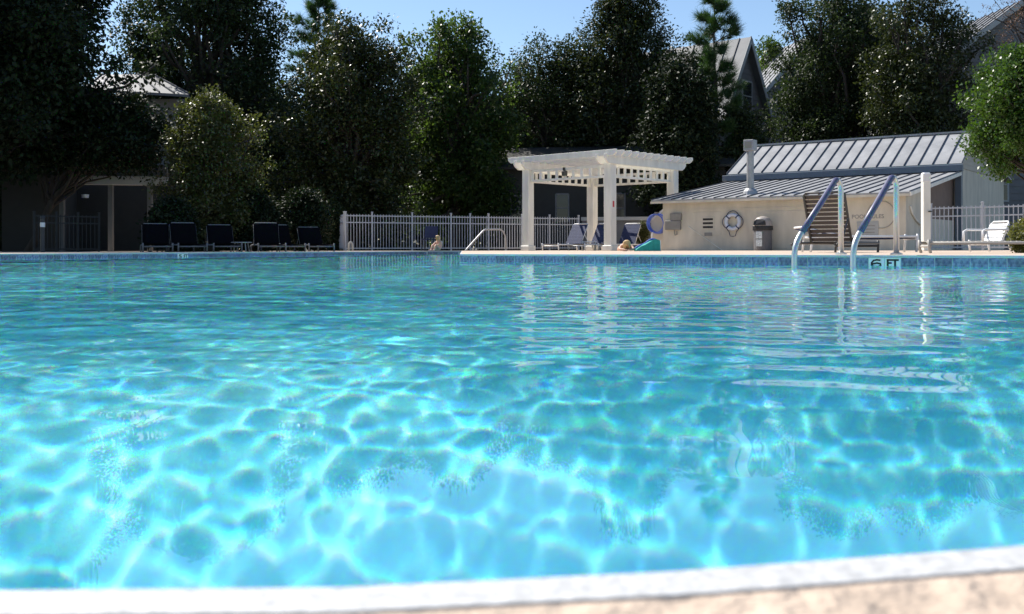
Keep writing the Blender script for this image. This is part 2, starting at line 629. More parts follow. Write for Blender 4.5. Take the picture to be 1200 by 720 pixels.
# local frame: x along e2 (front post to right post), y along e1 (front post to left post)
ZB = 2.60
for cx_, cy__ in ((0, 0), (PS, 0), (0, PS), (PS, PS)):
    p = MB().box(cx_ - .135, cy__ - .135, .16, cx_ + .135, cy__ + .135, ZB + .0).build('post', M['white_wood'], pg, .008)
    MB().box(cx_ - .175, cy__ - .175, 0, cx_ + .175, cy__ + .175, .16).build('post_base', M['white_wood'], p, .015)


def beam_mesh(x0, x1, h, w, notch):
    a = MB()
    poly = [(x0, 0, h), (x0, 0, h * .55), (x0 + notch * .35, 0, h * .28), (x0 + notch, 0, 0), (x1 - notch, 0, 0), (x1 - notch * .35, 0, h * .28), (x1, 0, h * .55), (x1, 0, h)]
    a.prism(poly, (0, w, 0))
    return a


bm_me = beam_mesh(-.48, PS + .48, .28, .06, .2).mesh('beam', M['white_wood'], .004)
for yb in (-.135 - .062, .135 + .002, PS - .135 - .062, PS + .135 + .002):
    o = link('beam', bm_me, pg)
    o.location = (0, yb, ZB - .02)
rf_me = beam_mesh(-.52, PS + .52, .18, .06, .12).mesh('rafter', M['white_wood'], .004)
for i in range(12):
    o = link('rafter', rf_me, pg)
    o.location = (-.36 + i * (PS + .72) / 11 + .03, 0, ZB + .20)
    o.rotation_euler = (0, 0, PI / 2)
# fretwork frieze under the beams on all four sides
for side, (ox, oy, rz) in enumerate(((0, 0, 0), (0, PS, 0), (0, 0, PI / 2), (PS, 0, PI / 2))):
    fr = MB()
    fr.bar((.137, 0, -.035), (PS - .137, 0, -.035), .045, .075)
    fr.bar((.137, 0, -.345), (PS - .137, 0, -.345), .045, .075)
    o = fr.build('frieze_rail', M['white_wood'], pg, .003)
    o.location = (ox, oy, ZB - .03)
    o.rotation_euler = (0, 0, rz)
    for k in range(9):
        x = .137 + (k + .5) * (PS - .274) / 9 + .1
        if x > PS - .2:
            continue
        s = MB().box(x - .05, -.016, -.307, x + .05, .016, -.073).build('frieze_block', M['white_wood'], o)
sp = MB()
sp.box(-.05, -.03, -.12, .05, .03, 0)
sp.lathe([(.03, -.02), (.085, -.02), (.1, .12), (.09, .13)], 12, (0, -.0, -.24))
so_ = sp.build('spotlight', M['dark_metal'], pg)
so_.location = (-.03, 1.75, ZB - .02)
MB().box(-.05, -.1372, 1.30, .03, -.136, 1.48).build('red_mark', M['red'], pg)

# ------------------------------------------------------------------ pool house
HA = Vector((4.58, 30.5, DECK))
u = Vector((.807, -.592, 0)).normalized()
HL = 7.1
ph = thing('pool_house', 'low cream pool house with two tiered grey metal roofs', 'building', HA, math.atan2(u.y, u.x))
# local: x along the front wall, y = depth (away from the pool)
ZE, ZG, ZR = 1.50, 2.42, 3.78          # eave, gutter, ridge above the deck
DG, DR, DB = 5.55, 7.5, 13.0
MB().box(0, 0, 0, HL, .18, ZE).build('front_wall', M['wall'], ph)
MB().prism([(0, .18, 0), (0, DG, 0), (0, DG, ZG - .08), (0, .18, ZE)], (.16, 0, 0)).build('left_wall', M['wall'], ph)
MB().prism([(HL - .16, .182, 0), (HL - .16, 2.2, 0), (HL - .16, 2.2, ZE + .30), (HL - .16, .182, ZE)], (.16, 0, 0)).build('side_wall', M['wall'], ph)
rw = MB().prism([(HL - .16, 2.202, .9), (HL - .16, DG, .9), (HL - .16, DG, ZG - .1), (HL - .16, 2.202, ZE + .30)], (.1, 0, 0)).build('porch_recess_panel', M['recess_brown'], ph)  # flush panel standing in for the shaded recess
MB().box(HL - .16, 2.202, 0, HL - .05, DG, .898).build('porch_dado', M['wall'], ph)
# the taller part behind
MB().prism([(HL - .2, DG + .02, 0), (HL - .2, DB, 0), (HL - .2, DB, 2.55), (HL - .2, DG + .02, 2.55)], (.2, 0, 0)).build('gable_wall', M['wall'], ph)
gs = MB()
for i in range(9):
    z0 = 2.55 + i * .15
    if z0 > ZR - .1:
        break
    z1 = min(z0 + .15, ZR - .08)
    ya = DG + .02 + max(0, (z0 - (ZG + .05))) * (DR - DG) / (ZR - ZG)
    yb = DB - max(0, z0 - 2.6) * (DB - DR) / (ZR - 2.55)
    b_ = MB().prism([(HL - .19, ya, z0 + .004), (HL - .19, yb, z0 + .004), (HL - .19, yb - .45, z1), (HL - .19, ya + .18, z1)], (.21 - .001 * i, 0, 0)).build('siding_board', M['wall_shade'], ph)
MB().box(0.02, DG + .05, 0, .2, DB, 2.5).build('back_left_wall', M['wall'], ph)
dp = MB()
dp.box(HL + .02, DG - .20, 0, HL + .2, DG + .0, ZG + .02)
dp.build('downspout', M['gutter'], ph)


def seam_roof(nm, x0, x1, y0, z0, y1, z1, step, seam_h, skew=0.0):
    sl_ = math.atan2(z1 - z0, y1 - y0)
    base = MB().prism([(x0, y0, z0 - .05), (x0 + skew, y1, z1 - .05), (x1, y1, z1 - .05), (x1, y0, z0 - .05)], (0, 0, .04)).build(nm, M['metal_roof'], ph)
    k = int((x1 - x0) / step)
    step = (x1 - x0) / k
    Ls = math.hypot(y1 - y0, z1 - z0)
    pan = MB().box(.004, 0, 0, step - .004, Ls, .012).mesh('roof_panel', M['metal_roof'])
    sm = MB().box(-.012, -.01, 0, .012, Ls + .01, seam_h).mesh('roof_seam', M['seam'], .004)
    for i in range(k + 1):
        if i < k:
            o = link('roof_panel', pan, base)
            o.location = (x0 + i * step, y0, z0 - .008 + .0)
            o.rotation_euler = (sl_, 0, 0)
        o = link('roof_seam', sm, base)
        o.location = (x0 + i * step, y0, z0)
        o.rotation_euler = (sl_, 0, 0)
    return base


seam_roof('lower_roof', -.25, HL + .18, -.28, ZE + .02, DG - .02, ZG - .02, .33, .034)
seam_roof('upper_roof', -.35, HL + .22, DG - .16, ZG + .22, DR, ZR, .41, .045)
bs = MB().prism([(-.35, DR, ZR - .06), (HL + .22, DR, ZR - .06), (HL + .22, DB + .3, 2.5), (-.35, DB + .3, 2.5)], (0, 0, .06)).build('back_roof', M['metal_roof'], ph)
MB().bar((-.35, DR, ZR + .03), (HL + .22, DR, ZR + .03), .16, .06).build('ridge_cap', M['metal_roof'], ph)
MB().box(-.42, DG - .36, ZG - .03, HL + .26, DG - .17, ZG + .17).build('gutter', M['gutter'], ph, .01)
MB().box(-.27, -.30, ZE - .085, HL + .18, -.27, ZE - .02).build('eave_fascia', M['wall'], ph)
MB().bar((HL + .2, -.3, ZE - .03), (HL + .2, DG - .2, ZG - .1), .035, .10).build('rake_board', M['white_wood'], ph)
# outlines of hatches on the front wall, in slight relief
MB().box(1.0, -.012, ZE - .32, 4.6, 0.0, ZE - .27).build('hatch_rail', M['wall'], ph)
MB().box(3.32, -.010, .05, 4.4, 0.0, ZE - .38).build('hatch', M['wall'], ph, .004)
MB().box(1.0, -.010, .45, 1.9, 0.0, ZE - .36).build('hatch', M['wall'], ph, .004)
# side wing on the left end, with a sloping white capped parapet
MB().prism([(-.55, .25, 0), (-.55, .25, .9), (-.02, .25, 1.28), (-.02, .25, 0)], (0, .16, 0)).build('wing_wall', M['wall'], ph)
MB().bar((-.62, .33, .88), (-.02, .33, 1.31), .22, .05).build('wing_cap', M['white_vinyl'], ph)
# louvre, plaque
lv = MB().box(1.28, -.02, .62, 1.70, 0, 1.0).build('louvre_frame', M['wall'], ph, .004)
for i in range(3):
    MB().box(1.33, -.024, .66 + i * .115, 1.65, -.0205, .72 + i * .115).build('louvre_slot', M['black'], lv)
MB().box(1.38, -.025, .43, 1.62, 0, .53).build('plaque', M['box_grey'], ph)
MB().bar((.85, -.01, .72), (1.95, -.01, .0), .012, .03, up=(0, 1, 0)).build('pale_strip', M['white_wood'], ph)
# painted rules and notice
sx = 6.12
t_ = link('lettering', text_mesh('POOL RULES', .15, M['box_grey'], .002), ph)
t_.location = (sx, -.003, .86)
t_.rotation_euler = (PI / 2, 0, 0)
nb = MB().box(sx - .28, -.02, .12, sx + .28, 0, .78).build('notice_board', M['trim'], ph)
for i in range(6):
    w_ = rnd.uniform(.15, .23)
    MB().box(sx - w_, -.0225, .2 + i * .09, sx + w_, -.0202, .225 + i * .09).build('notice_line', M['box_grey'], nb)
hr = MB().torus((sx + .35, -.012, .95), (0, 1, 0), .36, .010, 28, 6)
hr.build('painted_ring', M['bin_lid'], ph, smooth=True)

MB().tube([(HL + .02, .35, 1.18), (HL + .03, .5, 1.0), (HL + .03, .9, .82), (HL + .03, 1.3, .72), (HL + .03, 1.6, .70), (HL + .03, 1.62, 0)], .03, 7).build('drain_pipe', M['white_wood'], ph, smooth=True)
# things fixed to or standing by the pool house


def ph_pt(x, y, z):
    return ph.matrix_basis @ Vector((x, y, z))


bpy.context.view_layer.update()
HRZ = math.atan2(u.y, u.x)
fl = thing('chimney_flue', 'galvanised round flue pipe with square cap on lower roof', 'flue', ph_pt(2.55, .6, ZE + .12), HRZ)
MB().lathe([(.105, 0), (.105, 1.32)], 20).build('pipe', M['galv'], fl, smooth=False)
MB().lathe([(.26, -.08), (.2, .12), (.13, .2)], 16).build('flashing', M['galv'], fl)
MB().box(-.15, -.15, 1.30, .15, .15, 1.62).build('cap', M['galv'], fl, .01)
MB().box(-.10, -.155, 1.37, .10, -.1515, 1.56).build('cap_mesh', M['box_grey'], fl)

lr = thing('life_ring', 'white life ring with navy bands hung on the cream wall', 'life ring', ph_pt(2.30, -.085, .83), HRZ)
MB().torus((0, 0, 0), (0, 1, 0), .205, .056, 36, 10).build('ring', M['ring'], lr, smooth=True)
for k in range(4):
    a = PI / 4 + k * PI / 2
    MB().torus((.205 * math.cos(a), 0, .205 * math.sin(a)), (-math.sin(a), 0, math.cos(a)), .058, .017, 14, 6).build('band', M['navy'], lr, smooth=True)
rp = MB()
pts = []
for k in range(33):
    a = k / 32 * 2 * PI + PI / 4
    r_ = .265 + .055 * abs(math.sin(2 * (a - PI / 4))) + (.1 if 4.4 < a % (2 * PI) < 5.0 else 0)
    pts.append((r_ * math.cos(a), 0, r_ * math.sin(a)))
rp.tube(pts, .011, 5)
rp.build('rope', M['navy'], lr)

tcn = thing('trash_can', 'grey pebbled trash can with beige domed lid by the wall', 'trash can', ph_pt(3.35, -.42, 0), HRZ)
MB().lathe([(.24, 0), (.25, .05), (.25, .56), (.24, .58)], 20).build('body', M['bin'], tcn, smooth=False)
dl = MB()
dl.lathe([(.27, .58), (.275, .66), (.265, .72), (.24, .82), (.17, .92), (.06, .96), (.01, .965)], 20)
ld = dl.build('lid', M['bin_lid'], tcn, smooth=True)
MB().lathe([(.277, .57), (.282, .60), (.282, .67), (.277, .69)], 20).build('lid_rim', M['black'], ld)
MB().prism([(-.17, -.285, .71), (.17, -.285, .71), (.15, -.27, .82), (.08, -.24, .88), (-.08, -.24, .88), (-.15, -.27, .82)], (0, .12, 0)).build('opening', M['black'], ld)
for z0 in (.12, .34):
    MB().box(-.10, -.262, z0, .08, -.248, z0 + .19).build('notice', M['poster'], tcn)

eb = thing('electrical_box', 'grey electrical box and timer on cream wall by blue hose', 'electrical box', ph_pt(.3, -.09, .62), HRZ)
MB().box(-.18, -.02, .0, .32, .09, .28).build('cabinet', M['box_grey'], eb, .01)
MB().box(-.02, -.01, .283, .34, .09, .50).build('meter_box', M['box_grey'], eb, .01)
MB().tube([(.12, .03, 0), (.12, .03, -.1), (.14, .03, -.16), (.2, .03, -.14), (.2, .03, -.03)], .016, 6).build('conduit', M['box_grey'], eb)

hs = thing('garden_hose', 'coiled blue hose hanging at the pool house left end', 'hose', ph_pt(-.26, .02, .84), HRZ)
for k in range(5):
    MB().torus((rnd.uniform(-.02, .02), .05 * k - .0, rnd.uniform(-.03, .0)), (rnd.uniform(-.1, .1), 1, rnd.uniform(-.1, .1)), .30 + rnd.uniform(-.02, .02), .02, 30, 6).build('loop', M['hose'], hs, smooth=True)
MB().tube([(-.1, 0, -.28), (-.12, -.02, -.4), (-.11, -.01, -.46)], .025, 6).build('nozzle', M['white_vinyl'], hs)
MB().box(-.03, -.02, .27, .03, .23, .33).build('hook', M['box_grey'], hs)

# ------------------------------------------------------------------ pool ladder
eo = Vector((-.65, -.76, 0)).normalized()         # from the deck towards the pool
inn = Vector((adir.y, -adir.x, 0))                # edge normal
lad_c = at(1016, 9.93, 0)
ld_t = thing('pool_ladder', 'steel pool ladder with two looped rails in purple foam sleeves', 'ladder', (0, 0, 0))
for s_ in (0, 1):
    a_deck = at(985.5 + s_ * 65, 10.55 - s_ * .36, DECK)
    a_pool = at(931 + s_ * 69, 9.86 - s_ * .30, 0)
    dv = Vector((a_pool.x - a_deck.x, a_pool.y - a_deck.y, 0))
    P = lambda t, z: Vector((a_deck.x + dv.x * t, a_deck.y + dv.y * t, z))
    ztop = zpy(211, 10.4)
    arc = [(.0, -.11), (.006, -.072), (.022, -.040), (.048, -.014), (.085, -.001), (.120, -.006), (.155, -.030)]
    path = [P(0, DECK - .01)] + [P(a_, ztop + b_) for a_, b_ in arc] + [P(.5, ztop - .295), P(.86, ztop - .565), P(.91, ztop - .607), P(.955, ztop - .655), P(.985, ztop - .71), P(1, ztop - .77), P(1, -.2), P(1, -1.0)]
    r_ = MB().tube(path, .0285, 14).build('rail', M['steel'], ld_t, smooth=True)
    MB().tube([path[5].lerp(path[6], .5)] + path[6:10], .0318, 12).build('foam_sleeve', M['sleeve'], r_, smooth=True)
    MB().lathe([(.06, 0), (.06, .012), (.036, .022)], 16, (a_deck.x, a_deck.y, DECK)).build('flange', M['steel'], r_)
p0, p1 = at(931, 9.86, 0), at(1000, 9.56, 0)
for z_ in (-.25, -.52, -.79):
    MB().bar(p0 + Vector((0, 0, z_)), p1 + Vector((0, 0, z_)), .10, .03).build('tread', M['white_vinyl'], ld_t, .004)

# far grab rail at the steps
gb = thing('grab_rail', 'thin steel grab rail at the far pool steps before the fence', 'handrail', (0, 0, 0))
MB().tube([at(543, 30.6, -.3), at(543, 30.6, .02), at(548, 30.7, zpy(291, 30.6)), at(566, 31, zpy(271, 31)), at(569, 31, zpy(269, 31)), at(586, 31.6, zpy(269, 31.6)),
           at(590, 31.7, zpy(271.5, 31.7)), at(592, 31.8, zpy(277, 31.7)), at(593, 31.8, DECK)], .028, 8).build('rail', M['galv'], gb, smooth=True)
MB().lathe([(.07, 0), (.07, .012), (.036, .022)], 12, at(593, 31.8)).build('flange', M['steel'], gb)

# ------------------------------------------------------------------ fences


def fence(label, name, p0, p1, h, npost, gap, m, group=None, rails=(.06, .24, .93), cat='fence', pw_=.055, skipfirst=False):
    p0, p1 = Vector(p0), Vector(p1)
    d = p1 - p0
    L = d.length
    t = thing(name, label, cat, p0, math.atan2(d.y, d.x), group)
    post = MB().box(-pw_ / 2, -pw_ / 2, -.05, pw_ / 2, pw_ / 2, h + .04).add([], []).mesh('post', m, .004)
    capm = MB().box(-pw_ / 2 - .008, -pw_ / 2 - .008, 0, pw_ / 2 + .008, pw_ / 2 + .008, .03).mesh('post_cap', m, .006)
    xs = [L * k / npost for k in range(npost + 1)] if isinstance(npost, int) else npost
    for x in xs:
        o = link('post', post, t)
        o.location = (x, 0, 0)
        c = link('post_cap', capm, o)
        c.location = (0, 0, h + .04)
    for r_ in rails:
        MB().box(0, -.016, h * (1 - r_) - .018, L, .016, h * (1 - r_) + .018).build('rail', m, t)
    pk = MB().box(-.0095, -.0095, .05, .0095, .0095, h - .02).mesh('picket', m)
    k = int(L / gap)
    for i in range(1, k):
        x = L * i / k
        if min(abs(x - q_) for q_ in xs) < gap * .4:
            continue
        o = link('picket', pk, t)
        o.location = (x, 0, 0)
    return t


fA, fB = at(404, 34.0), at(679, 38.2)
fd = (fB - fA)


def fx_at(px):
    k_ = (px - 600) / FPX
    d_ = fd.normalized()
    return (k_ * fA.y - fA.x) / (d_.x - k_ * d_.y)


fence('long white picket fence behind the seated child and the pergola', 'picket_fence', fA, fB, 1.27, [fx_at(p) for p in (405, 436, 483, 528.5, 551, 572.5, 612, 644, 678)], .105, M['fence'], 'metal picket fences')
fence('short white fence return in tree shade at the long fence left end', 'picket_fence', at(389, 38.5), at(403.4, 34.1), 1.27, 2, .14, M['fence'], 'metal picket fences')
fence('white picket fence behind the white lounge chair and round bush', 'picket_fence', at(1091, 26.4), at(1240, 24.4), 1.17, [0.0, 1.28, 2.5], .108, M['fence'], 'metal picket fences')
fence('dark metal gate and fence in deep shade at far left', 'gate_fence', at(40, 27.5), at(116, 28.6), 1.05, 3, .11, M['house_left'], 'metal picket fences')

# shower post
sh = thing('shower_post', 'white outdoor shower post with small spout beside the fence', 'shower', at(1085, 24.0))
MB().box(-.085, -.085, 0, .085, .085, 1.83).build('post', M['white_wood'], sh, .012)
MB().box(-.093, -.093, 1.62, .093, .093, 1.865).build('cap', M['white_vinyl'], sh, .03)
MB().tube([(.1, -.05, 1.68), (.16, -.07, 1.68), (.21, -.1, 1.63)], .022, 8).build('spout', M['white_vinyl'], sh)
MB().lathe([(.045, 0), (.045, .02), (.02, .03)], 12).build('button', M['black'], sh).location = (.05, -.13, .92)
sh.children[-1].rotation_euler = (PI / 2, 0, 0)

# ------------------------------------------------------------------ loungers


def chaise(name, label, foot, head_dir, back_deg, strap_m, frame_m, group, seat_h=.2, width=.64, length=1.85, straps=True, arms=False, back_len=.78, strap_w=.052, thick=.008, gap=1.35):
    """origin at the foot end on the deck, x towards the head"""
    t = thing(name, label, 'lounger', foot, math.atan2(head_dir[1], head_dir[0]), group)
    hx = length - .70
    hw = width / 2
    for s_ in (-1, 1):
        MB().tube([(.0, s_ * hw, seat_h), (hx + .35, s_ * hw, seat_h), (length, s_ * hw, seat_h - .02)], .019, 8).build('side_rail', frame_m, t, smooth=True)
        MB().tube([(.0, s_ * hw, seat_h + .045), (.0, s_ * hw, seat_h - .05), (.02, s_ * hw, 0)], .019, 8).build('leg', frame_m, t, smooth=True)
        MB().tube([(length - .12, s_ * hw, seat_h - .01), (length - .08, s_ * hw, 0)], .019, 8).build('leg', frame_m, t, smooth=True)
        if arms:
            MB().tube([(hx - .42, s_ * hw, seat_h), (hx - .42, s_ * hw, seat_h + .2), (hx - .36, s_ * hw, seat_h + .23), (hx + .12, s_ * hw, seat_h + .23)], .02, 8).build('armrest', frame_m, t, smooth=True)
    MB().tube([(.02, -hw, seat_h - .04), (.02, hw, seat_h - .04)], .017, 8).build('foot_bar', frame_m, t, smooth=True)
    a = R(back_deg)
    ca, sa = math.cos(a), math.sin(a)
    B = lambda r_, y, off=0: (hx + r_ * ca - off * sa, y, seat_h + r_ * sa + off * ca)
    bf = MB().tube([B(0, -hw + .03), B(back_len - .04, -hw + .03), B(back_len, -hw + .07), B(back_len, hw - .07), B(back_len - .04, hw - .03), B(0, hw - .03)], .019, 8).build('back_frame', frame_m, t, smooth=True)
    # prop
    MB().tube([B(back_len * .5, -hw + .03), (min(hx + back_len * .5 * ca + .28, length - .03), -hw + .03, seat_h - .01)], .012, 6).build('prop', frame_m, t)
    MB().tube([B(back_len * .5, hw - .03), (min(hx + back_len * .5 * ca + .28, length - .03), hw - .03, seat_h - .01)], .012, 6).build('prop', frame_m, t)
    if straps:
        stm = MB().box(-strap_w / 2, -hw, -.004, strap_w / 2, hw, .004).mesh('strap', strap_m, .002)
        n1 = int(hx / (strap_w * gap))
        for i in range(n1):
            o = link('strap', stm, t)
            o.location = (.05 + i * (hx - .06) / n1, 0, seat_h + .022)
        stb = MB().box(-strap_w / 2, -hw + .02, -.004, strap_w / 2, hw - .02, .004).mesh('back_strap', strap_m, .002)
        n2 = int(back_len / (strap_w * gap))
        for i in range(n2):
            o = link('back_strap', stb, t)
            o.location = B(.05 + i * (back_len - .06) / n2, 0, .022)
            o.rotation_euler = (0, -a, 0)
    else:
        q_ = MB()
        for (f0, f1, fun) in ((.03, hx - .02, lambda r_, y: (r_, y, seat_h + .02)), (.02, back_len - .02, lambda r_, y: B(r_, y, .02))):
            vs_, fs_ = [], []
            for i in range(9):
                r_ = f0 + (f1 - f0) * i / 8
                for j in range(5):
                    y = -hw + .02 + (width - .04) * j / 4
                    p = Vector(fun(r_, y))
                    p.z -= .02 * (1 - (j / 2 - 1) ** 2) * math.sin(PI * i / 8)
                    vs_.append(p)
            for i in range(8):
                for j in range(4):
                    b_ = i * 5 + j
                    fs_.append((b_, b_ + 1, b_ + 6, b_ + 5))
            q2 = MB().add(vs_, fs_)
            o = q2.build('seat_sling' if f0 == .03 else 'back_sling', strap_m, t, smooth=True)
            md = o.modifiers.new('thick', 'SOLIDIFY')
            md.thickness = thick
    return t


# shaded row on the left
row = [(179, 23.6, 'dark sling lounger at the left end of the shaded row'),
       (220, 23.9, 'dark sling lounger second from left in the shaded row'),
       (261, 24.2, 'dark sling lounger third from left, its foot beside the white table'),
       (313, 24.6, 'dark sling lounger fourth from left, just right of the white table'),
       (337, 25.6, 'dark sling lounger fifth from left, close beside its neighbour'),
       (371, 26.2, 'dark sling lounger at the right end of the shaded row')]
for (px, D, lb), ja, jb in zip(row, (58, 63, 55, 66, 60, 52), (-.36, -.47, -.40, -.33, -.50, -.41)):
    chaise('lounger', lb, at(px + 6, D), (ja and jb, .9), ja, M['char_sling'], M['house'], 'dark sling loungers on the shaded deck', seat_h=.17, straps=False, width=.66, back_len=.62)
tb = thing('side_table', 'small round white side table between the shaded loungers', 'table', at(283, 25.2))
MB().lathe([(.0, .22), (.25, .22), (.26, .23), (.25, .245), (.0, .245)], 20).build('table_top', M['trim'], tb)
for k in range(4):
    a = PI / 4 + k * PI / 2
    MB().tube([(.18 * math.cos(a), .18 * math.sin(a), .22), (.22 * math.cos(a), .22 * math.sin(a), 0)], .015, 6).build('leg', M['trim'], tb)
# under the pergola
G2 = 'navy strap loungers under the pergola'
chaise('lounger', 'navy strap lounger left of the pergola front post', (1.18, 31.0, DECK), (.66, .75), 58, M['navy'], M['white_vinyl'], G2, .19, gap=1.12)
chaise('lounger', 'navy strap lounger directly behind the pergola front post', (2.0, 31.15, DECK), (.66, .75), 60, M['navy'], M['white_vinyl'], G2, .19, gap=1.12)
chaise('lounger', 'navy strap lounger right of the pergola front post', (2.95, 31.2, DECK), (.62, .78), 60, M['navy'], M['white_vinyl'], G2, .19, gap=1.12)
stb_ = thing('side_table', 'small white table between loungers under the pergola', 'table', at(690, 31.9))
MB().box(-.24, -.2, .26, .24, .2, .29).build('table_top', M['white_vinyl'], stb_, .006)
for sx_ in (-.2, .2):
    for sy_ in (-.16, .16):
        MB().box(sx_ - .02, sy_ - .02, 0, sx_ + .02, sy_ + .02, .258).build('leg', M['white_vinyl'], stb_)
# by the ladder
G3 = 'strap loungers beside the pool ladder'
hd = Vector((-.42, -.91, 0))
chaise('lounger', 'dark brown strap lounger with raised back behind the pool ladder', at(1004, 15.7), (-.60, -.80), 66, M['brown'], M['dark_metal'], G3, .14, .66, 1.85, back_len=.80)
chaise('lounger', 'navy strap lounger lying nearly flat behind the 6 FT marker', at(1068, 17.2), (-1, .06), 12, M['navy'], M['white_vinyl'], G3, .26, .62, straps=False, thick=.05)
chaise('lounger', 'taupe low flat lounger in front of the white chair', at(1083, 13.2), (.98, -.2), 3, M['grey_frame'], M['grey_frame'], G3, .13, .62)
chaise('lounge_chair', 'white slatted lounge chair with arms beside the round bush', at(1147, 18.4), (.95, .25), 64, M['white_vinyl'], M['white_vinyl'], G3, .17, .5, 1.0, arms=True, back_len=.42, strap_w=.06)

# dark chair beyond the seated child
dc = thing('pool_chair', 'dark navy chair standing by the fence behind the child', 'chair', at(503, 33.0), R(200))
MB().box(-.22, -.22, .36, .22, .22, .40).build('seat', M['navy'], dc, .01)
MB().prism([(-.22, .20, .42), (.22, .20, .42), (.22, .30, .80), (-.22, .30, .80)], (0, .03, 0)).build('backrest', M['navy'], dc, .006)
for sx_ in (-.2, .2):
    for sy_ in (-.2, .2):
        MB().box(sx_ - .015, sy_ - .015, 0, sx_ + .015, sy_ + .015, .36).build('leg', M['dark_metal'], dc)

# low teal beach chair
bc = thing('beach_chair', 'low teal canvas beach chair with blue edging on the deck', 'beach chair', at(757, 24.0), R(8))
vs_, fs_ = [], []
for i in range(11):
    tt = i / 10
    x = -.30 + .58 * tt
    for j in range(7):
        y = -.22 + .44 * j / 6
        z = .03 + .24 * math.sin(tt * 1.75) ** 1.2 + .02 * math.sin(j * 2.1 + i) - .03 * math.cos((j - 3) / 3 * PI / 2)
        vs_.append((x + .06 * j / 6, y, max(.01, z)))
for i in range(10):
    for j in range(6):
        fs_.append((i * 7 + j, i * 7 + j + 1, i * 7 + j + 8, i * 7 + j + 7))
o = MB().add(vs_, fs_).build('canvas', M['teal'], bc, smooth=True)
o.modifiers.new('thick', 'SOLIDIFY').thickness = .012
sk = MB()
for i in range(10):
    a_, b_ = Vector(vs_[i * 7]), Vector(vs_[i * 7 + 7])
    sk.add([a_ + Vector((0, -.015, 0)), b_ + Vector((0, -.015, 0)), Vector((b_.x, b_.y - .03 - .01 * (i % 2), .005)), Vector((a_.x, a_.y - .03 - .01 * ((i + 1) % 2), .005))], [(0, 1, 2, 3)])
o = sk.build('skirt', M['teal'], bc)
o.modifiers.new('thick', 'SOLIDIFY').thickness = .006
MB().tube([Vector(vs_[i * 7 + 6]) + Vector((0, .01, .012)) for i in range(11)], .022, 6).build('edging', M['hose'], bc, smooth=True)
MB().tube([Vector(vs_[70]) + Vector((.01, -.01, .0)), (.29, -.24, .0)], .012, 6).build('leg', M['white_vinyl'], bc)
MB().tube([Vector(vs_[76]) + Vector((.01, .01, .0)), (.35, .24, .0)], .012, 6).build('leg', M['white_vinyl'], bc)

# bollard lamp, utility pipe
bl = thing('bollard_light', 'short dark bollard light with pale lens in left shade', 'light', at(50, 24.0))
MB().lathe([(.05, 0), (.05, .80), (.062, .82), (.05, .86)], 14).build('post', M['dark_metal'], bl)
MB().lathe([(.053, .60), (.056, .61), (.056, .70), (.053, .71)], 14).build('lens', M['lens'], bl)
up = thing('standpipe', 'small white standpipe at the foot of the long fence', 'pipe', at(411, 32.6))
MB().tube([(-.06, 0, 0), (-.06, 0, .22), (-.03, 0, .28), (.03, 0, .28), (.06, 0, .22), (.06, 0, 0)], .03, 8).build('pipe', M['trim'], up, smooth=True)
MB().lathe([(.05, .0), (.05, .04)], 10, (-.06, 0, 0)).build('collar', M['trim'], up)

# ------------------------------------------------------------------ people


def skin_body(name, joints, edges, m, parent=None, root=0, sub=2):
    me = bpy.data.meshes.new(name)
    me.from_pydata([j[:3] for j in joints], edges, [])
    o = link(name, me, parent)
    me.materials.append(m)
    sk_ = o.modifiers.new('skin', 'SKIN')
    sv = me.skin_vertices[0].data if me.skin_vertices else None
    if sv is None:
        bpy.context.view_layer.objects.active = o
        bm_ = bmesh.new()
        bm_.from_mesh(me)
        bm_.verts.layers.skin.verify()
        bm_.to_mesh(me)
        bm_.free()
        sv = me.skin_vertices[0].data
    for i, j in enumerate(joints):
        r_ = j[3]
        sv[i].radius = (r_, r_) if not isinstance(r_, tuple) else r_
        sv[i].use_root = (i == root)
    sk_.use_smooth_shade = True
    o.modifiers.new('sub', 'SUBSURF').levels = sub
    o.modifiers['sub'].render_levels = sub
    return o


